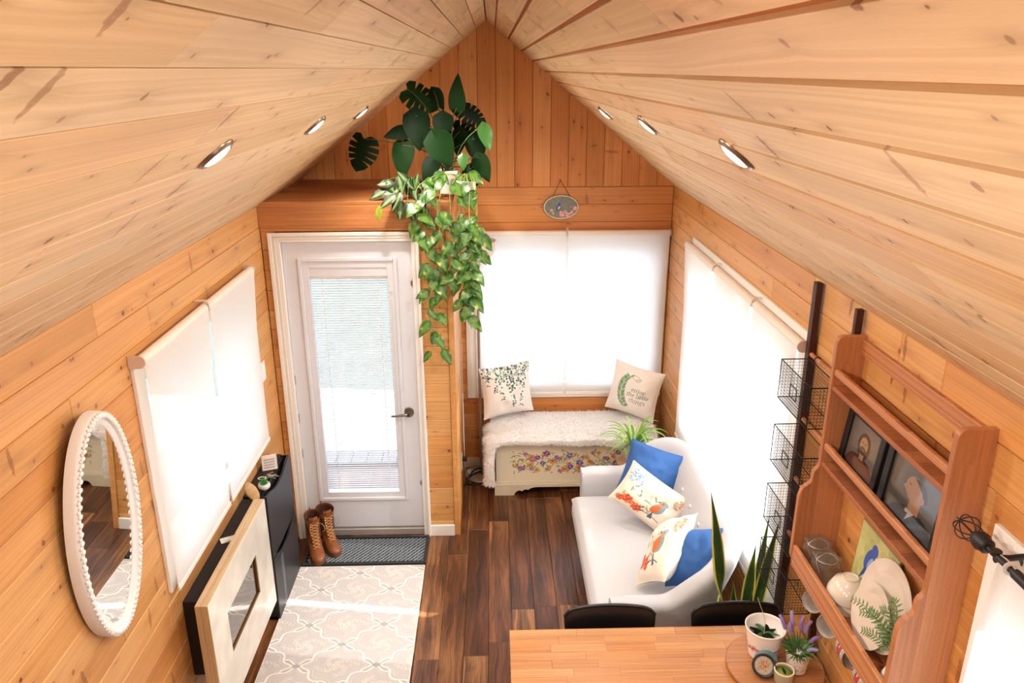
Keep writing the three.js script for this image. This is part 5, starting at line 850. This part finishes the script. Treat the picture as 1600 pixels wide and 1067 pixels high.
  for (const [dx, dy, dz, len] of [[-0.05, 0.10, -0.11, 0.17], [-0.03, 0.15, -0.03, 0.17], [0.0, 0.16, -0.05, 0.18], [-0.06, 0.12, -0.05, 0.15], [-0.02, 0.08, -0.09, 0.14], [-0.05, 0.05, -0.05, 0.12], [0.01, 0.12, 0.0, 0.14]]) {
    const pts = [[0, 0.1, 0], [dx * 0.4, 0.1 + dy * 0.6, dz * 0.4], [dx, 0.1 + dy, dz], [dx * 1.5, 0.1 + dy * 0.95, dz * 1.5]], c2 = new THREE.CatmullRomCurve3(pts.map(p => V(...p)));
    const gs = [new THREE.TubeGeometry(c2, 12, 0.0012, 4)];
    for (let s = 0.25; s <= 1; s += 0.07) for (const q of [-1, 1]) { const p = c2.getPoint(s), T = c2.getTangent(s), side = T.clone().cross(V(-0.6, 0.5, 0.6)).normalize().multiplyScalar(q), d = T.multiplyScalar(0.55).add(side).normalize(), y = d, z = V(-0.6, 0.6, 0.6).addScaledVector(y, -V(-0.6, 0.6, 0.6).dot(y)).normalize(), k = 1.35 - 0.75 * s; gs.push(pin.clone().scale(k, k, k).applyMatrix4(new THREE.Matrix4().makeBasis(y.clone().cross(z), y, z).setPosition(p))); }
    mesh('frond', gs, fr, v);
  }
  // mugs on hooks under the lowest shelf
  const mugPat = canvasTex(256, 128, (g, w, h) => { g.fillStyle = '#b9343a'; g.fillRect(0, 0, w, h); g.fillStyle = '#8a8f90'; g.fillRect(0, 0, w, 40); g.strokeStyle = '#f2efe8'; g.lineWidth = 5; for (let k = 0; k < 16; k++) { g.beginPath(); g.arc(k * 17, 20, 10, 0, 5); g.stroke(); } for (let k = 0; k < 22; k++) flower(g, rnd() * w, 52 + rnd() * 46, rr(8, 13), 6, ['#f0a5a0', '#e8746e', '#f7cfc4'], '#7a1f24'); g.fillStyle = '#1a1618'; g.fillRect(0, 100, w, 10); g.fillStyle = '#e8e4dc'; g.fillRect(0, 110, w, 6); g.fillStyle = '#7f8486'; g.fillRect(0, 116, w, 12); });
  const plainM = Ph('#d8d2ca', 0.25, { side: THREE.DoubleSide }), patM = Ph('#ffffff', 0.3, { map: mugPat });
  for (const [i, z] of [[0, -2.40], [1, -2.265], [2, -2.13], [3, -1.995]]) {
    const m = thing('mug', ['plain grey-white mug hung under the rack, farthest from the viewer', 'plain grey-white mug hung under the rack, next to the floral mug', 'red floral mug hung under the rack, next to a plain mug', 'red floral mug hung under the rack, nearest the viewer'][i], 'mug', [1.185, 1.107, z], 0, 'mugs under the rack'); { const y = i < 2 ? V(-0.75, 0.3, 0.6).normalize() : V(-0.12, 0.12, 1).normalize(), x = V(0.2, 1, 0).addScaledVector(y, -V(0.2, 1, 0).dot(y)).normalize(); m.quaternion.setFromRotationMatrix(new THREE.Matrix4().makeBasis(x, y, x.clone().cross(y))); }
    const body = lathe([[0, -0.042], [0.03, -0.042], [0.037, -0.036], [0.04, -0.02], [0.041, 0.045], [0.038, 0.045], [0.037, -0.02], [0.032, -0.034], [0, -0.036]], 36);
    mesh('cup', body, plainM, m); if (i > 1) mesh('printed_wrap', new THREE.CylinderGeometry(0.0415, 0.0405, 0.062, 40, 1, true).translate(0, 0.011, 0), patM, m); mesh('handle', tube([[0.04, 0.025, 0], [0.062, 0.026, 0], [0.068, 0.0, 0], [0.058, -0.022, 0], [0.039, -0.022, 0]], 0.0048, 20, 8), plainM, m);
    const h = solo('mug_hook', [rod([1.192, 1.198, z], [1.192, 1.18, z], 0.0022, 6), tube([[1.192, 1.18, z], [1.20, 1.168, z], [1.194, 1.156, z], [1.18, 1.160, z]], 0.0022, 12, 6)], silver, ['small metal cup hook of the farthest mug under the rack', 'small metal cup hook of the second mug from the far end', 'small metal cup hook of the farther red floral mug', 'small metal cup hook of the nearest red floral mug'][i], 'hook', 'cup hooks under the rack');
  }
}
{ // curtain rod with wire ball ends, sheer curtain
  const x = 1.19, y = 1.866, t = thing('curtain_rod', 'black curtain rod with a wire ball end on a wall bracket', 'curtain rod', [x, y, 0]);
  mesh('rod', rod([0, 0, -1.63], [0, 0, -0.6], 0.0085, 14), black, t); mesh('sleeve', rod([0, 0, -1.50], [0, 0, -1.44], 0.013, 14), black, t);
  mesh('collar', lathe([[0, -0.03], [0.012, -0.028], [0.022, -0.012], [0.024, 0.004], [0.018, 0.016], [0.02, 0.024], [0.012, 0.03], [0, 0.03]], 24).rotateX(Math.PI / 2).translate(0, 0, -1.632), black, t);
  const cage = []; for (let k = 0; k < 8; k++) { const a = k * Math.PI / 4, p = []; for (let i = 0; i <= 10; i++) { const b = i / 10 * Math.PI, r = Math.sin(b) * 0.032; p.push([Math.cos(a) * r, Math.sin(a) * r, -1.692 + Math.cos(b) * 0.034]); } cage.push(tube(p, 0.0018, 16, 5)); } mesh('wire_ball', cage, black, t);
  mesh('bracket', [rod([0, 0, -1.575], [0, 0.012, -1.575], 0.013, 12), rod([0, -0.014, -1.575], [R - x - 0.004, -0.006, -1.575], 0.008, 10), bb(R - x - 0.008, R - x - 0.001, -0.05, 0.03, -1.59, -1.56), tube([[0.02, -0.006, -1.575], [0.06, -0.012, -1.575], [R - x - 0.006, -0.045, -1.575]], 0.005, 10, 6)], black, t);
  const c = thing('sheer_curtain', 'sheer white gathered curtain hanging from the black rod', 'curtain', [x, 0, 0]);
  const sheer = Ph('#f8f7f6', 0.82, { transmission: 0.75, thickness: 0, side: THREE.DoubleSide });
  mesh('panel', grid(150, 24, (u, v) => { const z = -1.56 + 0.9 * u, w = 0.016 * Math.sin(u * 62) + 0.008 * Math.sin(u * 23 + v * 2), k = Math.min(1, v * 6); return [-(0.012 * k) + w * (0.4 + 0.6 * k) * (v > 0.02 ? 1 : 0.5), y + 0.012 - v * 1.32, z + 0.012 * v * Math.sin(u * 9) - (u < 0.02 ? 0.05 * v : 0)]; }), sheer, c);
  for (const z of [-1.52, -1.41, -1.30]) mesh('tab', new THREE.TorusGeometry(0.013, 0.005, 6, 18).translate(0, y, z).rotateY(0), sheer, c);
}
// ---------------------------------------------------------------- table, chairs, and what stands on the table
{
  const t = thing('dining_table', 'wooden butcher block dining table against the right wall', 'table', [0, 0, 0]);
  const z0 = -2.706, z1 = -1.93, x0 = 0.047, x1 = 1.262, top = 0.75, rows = 17, w = (z1 - z0) / rows;
  mesh('core', bb(x0 + 0.002, x1 - 0.002, top - 0.03, top - 0.003, z0 + 0.002, z1 - 0.002), blocks[3], t);
  for (let r = 0; r < rows; r++) { let a = x0; while (a < x1 - 0.01) { let b = a + rr(0.18, 0.42) * (a === x0 ? rr(0.4, 1) : 1); if (b > x1 - 0.09) b = x1; mesh('stave', piece(rect(a + 0.0002, b - 0.0002, -(z0 + (r + 1) * w) + 0.0002, -(z0 + r * w) - 0.0002), 0.03, r && a > x0 ? 0.0004 : 0.0012, 'x', [rnd(), rnd() * 0.4], 1, 0.5).rotateX(-Math.PI / 2).translate(0, top, 0), pick(blocks), t); a = b; } }
  for (const [x, z] of [[0.12, -2.62], [0.12, -2.0], [1.19, -2.62], [1.19, -2.0]]) mesh('leg', bb(x - 0.025, x + 0.025, 0, top - 0.0305, z - 0.025, z + 0.025), blocks[0], t);
  mesh('apron', [bb(0.145, 1.165, 0.64, 0.719, -2.63, -2.61), bb(0.145, 1.165, 0.64, 0.719, -2.01, -1.99)], blocks[1], t);
}
function chair(label, cx) {
  const t = thing('dining_chair', label, 'chair', [cx, 0, -2.57], 0, 'black dining chairs at the table');
  const m = S('#0e0f12', 0.3);
  const back = (s) => grid(24, 10, (u, v) => { const a = (u - 0.5) * 2, e = Math.min(1, (1 - Math.abs(a)) * 9), y = 0.535 + (0.272 - 0.008 * a * a - 0.03 * Math.pow(Math.abs(a), 12)) * v, z = -0.185 + 0.022 * a * a - 0.03 * v + s * 0.008 * Math.sqrt(Math.min(1, v * 8, (1 - v) * 8 + 0.15, e + 0.1)); return [a * 0.196 * (0.92 + 0.08 * v), y, z]; });
  const g1 = back(1), g2 = back(-1); { const i = g2.index.array; for (let k = 0; k < i.length; k += 3) { const q = i[k]; i[k] = i[k + 1]; i[k + 1] = q; } g2.computeVertexNormals(); }
  mesh('backrest', [g1, g2, tube(Array.from({ length: 21 }, (_, k) => { const a = k / 10 - 1; return [a * 0.194, 0.805 - 0.008 * a * a - 0.03 * Math.pow(Math.abs(a), 12), -0.215 + 0.022 * a * a]; }), 0.0075, 40, 8)], m, t);
  mesh('seat', rbox(0.39, 0.03, 0.37, 0, 0.45, 0.0, 0.014, 3), m, t);
  for (const s of [-1, 1]) { mesh('post', rod([s * 0.165, 0.45, -0.16], [s * 0.168, 0.62, -0.172], 0.011, 10), m, t); for (const q of [-1, 1]) mesh('leg', rod([s * 0.18, 0, q * 0.18], [s * 0.15, 0.437, q * 0.145], 0.011, 10, 0.015), m, t); }
  return t;
}
chair('black dining chair with a curved back, left of the two at the table', 0.476); chair('black dining chair with a curved back in front of the snake plant', 1.02);
{
  const b = solo('serving_board', lathe([[0, 0], [0.176, 0], [0.184, 0.004], [0.185, 0.018], [0.18, 0.023], [0, 0.023]], 64), S('#c88a58', 0.45, { map: beechTex }), 'round wooden board on the table under the pots and little clock', 'board', null, [1.075, 0.751, -2.45]);
  { const uv = b.geometry.attributes.uv, p = b.geometry.attributes.position; for (let i = 0; i < p.count; i++) uv.setXY(i, p.getX(i), p.getZ(i) * 2); }
  const fl = canvasTex(512, 256, (g, w, h) => { g.fillStyle = '#f0e9e2'; g.fillRect(0, 0, w, h); for (const [x, y, r] of [[60, 150, 34], [120, 190, 26], [30, 200, 22], [250, 150, 30], [310, 190, 26], [430, 160, 34], [480, 200, 24], [180, 160, 18], [370, 150, 18]]) { leafDab(g, x + r, y + 12, 26, 8, 0.6, '#8fa08a'); leafDab(g, x - r, y + 16, 26, 8, -0.8, '#a7b39a'); flower(g, x, y, r, 6, ['#d9909a', '#c97080', '#e6b3b8'], '#8a4a55'); } for (let k = 0; k < 16; k++) flower(g, rnd() * w, 110 + rnd() * 120, 10, 5, ['#8f86b0', '#a9a0c6'], '#e0cf8a'); });
  fl.repeat.set(1, 1);
  const c = thing('flower_pot', 'white flower-printed pot with stones and dark leaves, largest on the round board', 'pot', [1.045, 0.775, -2.505]);
  mesh('pot', lathe([[0.0, 0.001], [0.05, 0.001], [0.055, 0.005], [0.075, 0.128], [0.078, 0.13], [0.079, 0.135], [0.075, 0.137], [0.071, 0.13], [0.062, 0.07], [0.0, 0.07]], 48), Ph('#efe8e1', 0.25, { side: THREE.DoubleSide }), c);
  mesh('printed_wrap', new THREE.CylinderGeometry(0.0748, 0.0564, 0.118, 56, 1, true).rotateY(2.2).translate(0, 0.067, 0), Ph('#ffffff', 0.25, { map: fl }), c);
  const st = [S('#a5866a', 0.8), S('#8a8078', 0.8), S('#c3a888', 0.8)];
  for (let k = 0; k < 13; k++) mesh('pebble', new THREE.IcosahedronGeometry(rr(0.009, 0.014), 1).scale(1, 0.6, 1.2).rotateY(k).translate(Math.cos(k * 2.4) * 0.012 * Math.sqrt(k), 0.077, Math.sin(k * 2.4) * 0.012 * Math.sqrt(k)), st[k % 3], c);
  const dl = leafGeo(0.07, 0.026, { fold: 0.2, droop: 0.35 });
  for (let k = 0; k < 9; k++) aim(mesh('leaf', dl, k % 3 ? darkGreen[1] : leafMat('#3a6b3a'), c), [0.012 * Math.cos(k), 0.082, -0.012 + 0.012 * Math.sin(k)], [Math.cos(k * 0.75 - 2), 0.45, Math.sin(k * 0.75 - 2) * 0.9], [0, 1, 0.2]);
  mesh('tendril', tube([[0.0, 0.09, -0.01], [0.01, 0.13, -0.04], [-0.005, 0.18, -0.07], [-0.01, 0.2, -0.09]], 0.0012, 20, 4), S('#b9a98a', 0.7), c);
  const dial = canvasTex(200, 200, (g, w, h) => { g.fillStyle = '#cfc6b4'; g.fillRect(0, 0, w, h); for (let k = 0; k < 14; k++) leafDab(g, 40 + rnd() * 120, 40 + rnd() * 120, 15, 6, rnd() * 3, '#7f9a86'); for (const [x, y, r] of [[80, 80, 26], [125, 105, 30], [85, 130, 24], [130, 60, 18]]) flower(g, x, y, r, 7, ['#e0a070', '#d9835a', '#eac09a'], '#a8522e'); g.strokeStyle = '#2a2018'; g.lineWidth = 5; g.beginPath(); g.moveTo(100, 100); g.lineTo(100, 55); g.moveTo(100, 100); g.lineTo(132, 118); g.stroke(); g.lineWidth = 3; for (let k = 0; k < 12; k++) { g.beginPath(); g.moveTo(100 + Math.cos(k * 0.5236) * 84, 100 + Math.sin(k * 0.5236) * 84); g.lineTo(100 + Math.cos(k * 0.5236) * 92, 100 + Math.sin(k * 0.5236) * 92); g.stroke(); } });
  const k = thing('table_clock', 'small round clock with a flowered dial leaning back on the round board', 'clock', [1.008, 0.818, -2.395], -0.25); k.rotation.order = 'YXZ'; k.rotation.x = -0.62;
  mesh('case', lathe([[0, -0.018], [0.03, -0.018], [0.038, -0.012], [0.043, 0.006], [0.044, 0.012], [0.039, 0.014], [0.038, 0.008], [0, 0.008]], 40).rotateX(Math.PI / 2), S('#2b1d18', 0.35), k);
  const df = new THREE.CircleGeometry(0.033, 40).translate(0, 0, 0.009); mesh('dial', df, S('#cfc6ba', 0.5, { map: dial }), k);
  mesh('drum', lathe([[0, -0.05], [0.04, -0.05], [0.043, -0.046], [0.043, -0.02], [0.0, -0.02]], 40).rotateX(Math.PI / 2).translate(0.012, 0.012, 0), S('#5f8288', 0.4), k);
  const j = thing('green_candle', 'green candle in a short glass with a pale rim, beside the clock', 'candle', [1.075, 0.775, -2.36]);
  mesh('glass', lathe([[0, 0.001], [0.03, 0.001], [0.036, 0.006], [0.037, 0.05], [0.035, 0.052], [0.033, 0.05], [0.032, 0.044]], 40), Ph('#e0d6b8', 0.15, { transmission: 0.5, thickness: 0, side: THREE.DoubleSide }), j);
  mesh('wax', lathe([[0, 0.004], [0.031, 0.004], [0.032, 0.04], [0, 0.041]], 36), S('#7c8a3a', 0.5), j); mesh('rim', new THREE.TorusGeometry(0.035, 0.003, 8, 40).rotateX(Math.PI / 2).translate(0, 0.051, 0), Ph('#e6d9b8', 0.15, {}), j);
  mesh('sprig', aim(new THREE.Mesh(leafGeo(0.04, 0.012)), [-0.015, 0.044, 0.01], [1, 0.1, -0.5], [0, 1, 0]).geometry.clone().rotateX(-1.4).translate(0, 0.043, 0.015), darkGreen[2], j);
  const l = thing('lavender', 'lavender with purple spikes in a speckled white pot beside the flower-printed pot', 'plant', [1.145, 0.775, -2.415]);
  const sp = canvasTex(256, 128, (g, w, h) => { g.fillStyle = '#ece6e1'; g.fillRect(0, 0, w, h); for (let q = 0; q < 150; q++) leafDab(g, rnd() * w, 16 + rnd() * 100, rr(1.5, 5), rr(1, 2.5), rnd() * 3, ['#3a3436', '#8a7f88', '#5a5054'][q % 3]); });
  mesh('pot', lathe([[0, 0.001], [0.03, 0.001], [0.035, 0.006], [0.043, 0.078], [0.045, 0.08], [0.046, 0.092], [0.043, 0.094], [0.04, 0.09], [0.038, 0.08], [0, 0.078]], 40), S('#ece6e1', 0.35), l);
  mesh('speckled_glaze', new THREE.CylinderGeometry(0.0433, 0.0358, 0.07, 48, 1, true).translate(0, 0.042, 0), S('#ffffff', 0.35, { map: sp }), l);
  const gl = leafMat('#5f8a3c'), gl2 = leafMat('#3c6430'), lf = leafGeo(0.055, 0.008, { fold: 0.2, droop: 0.3, n: 6 });
  for (let q = 0; q < 110; q++) { const a = q * 2.4, e = rr(0.25, 1.3); const lm = aim(mesh('leaf', lf, q % 2 ? gl : gl2, l), [Math.cos(a) * 0.018, 0.08 + 0.015 * rnd(), Math.sin(a) * 0.018], [Math.cos(a), e, Math.sin(a)], [0, 1, 0.3]); lm.scale.setScalar(rr(0.7, 1.2)); }
  const pur = [S('#8d76b4', 0.8), S('#a08ac2', 0.8)];
  [[-0.055, 0.11, -0.05], [-0.02, 0.125, -0.05], [0.01, 0.12, -0.03], [0.035, 0.1, -0.03], [0.05, 0.075, 0.01], [0.03, 0.05, 0.04], [-0.035, 0.105, -0.02]].forEach(([x, y, z], q) => {
    const c3 = new THREE.CatmullRomCurve3([V(x * 0.2, 0.08, z * 0.2), V(x * 0.7, 0.08 + y * 0.6, z * 0.7), V(x, 0.08 + y, z), V(x * 1.25 + 0.008, 0.08 + y * 1.12, z * 1.3)]);
    mesh('stem', new THREE.TubeGeometry(c3, 12, 0.0013, 5), gl2, l);
    const bs = []; for (let s = 0.45; s <= 1; s += 0.035) for (let m = 0; m < 5; m++) { const p = c3.getPoint(s), a = m * 1.257 + s * 20, r = 0.0055 * (1.15 - 0.6 * s); bs.push(new THREE.IcosahedronGeometry(0.0038, 0).scale(1, 1.3, 1).translate(p.x + Math.cos(a) * r, p.y, p.z + Math.sin(a) * r)); }
    mesh('flower_spike', bs, pur[q % 2], l);
  });
}

scene.traverse(o => { if (o.isMesh) { o.castShadow = true; o.receiveShadow = true; } });
renderer.render(scene, camera);
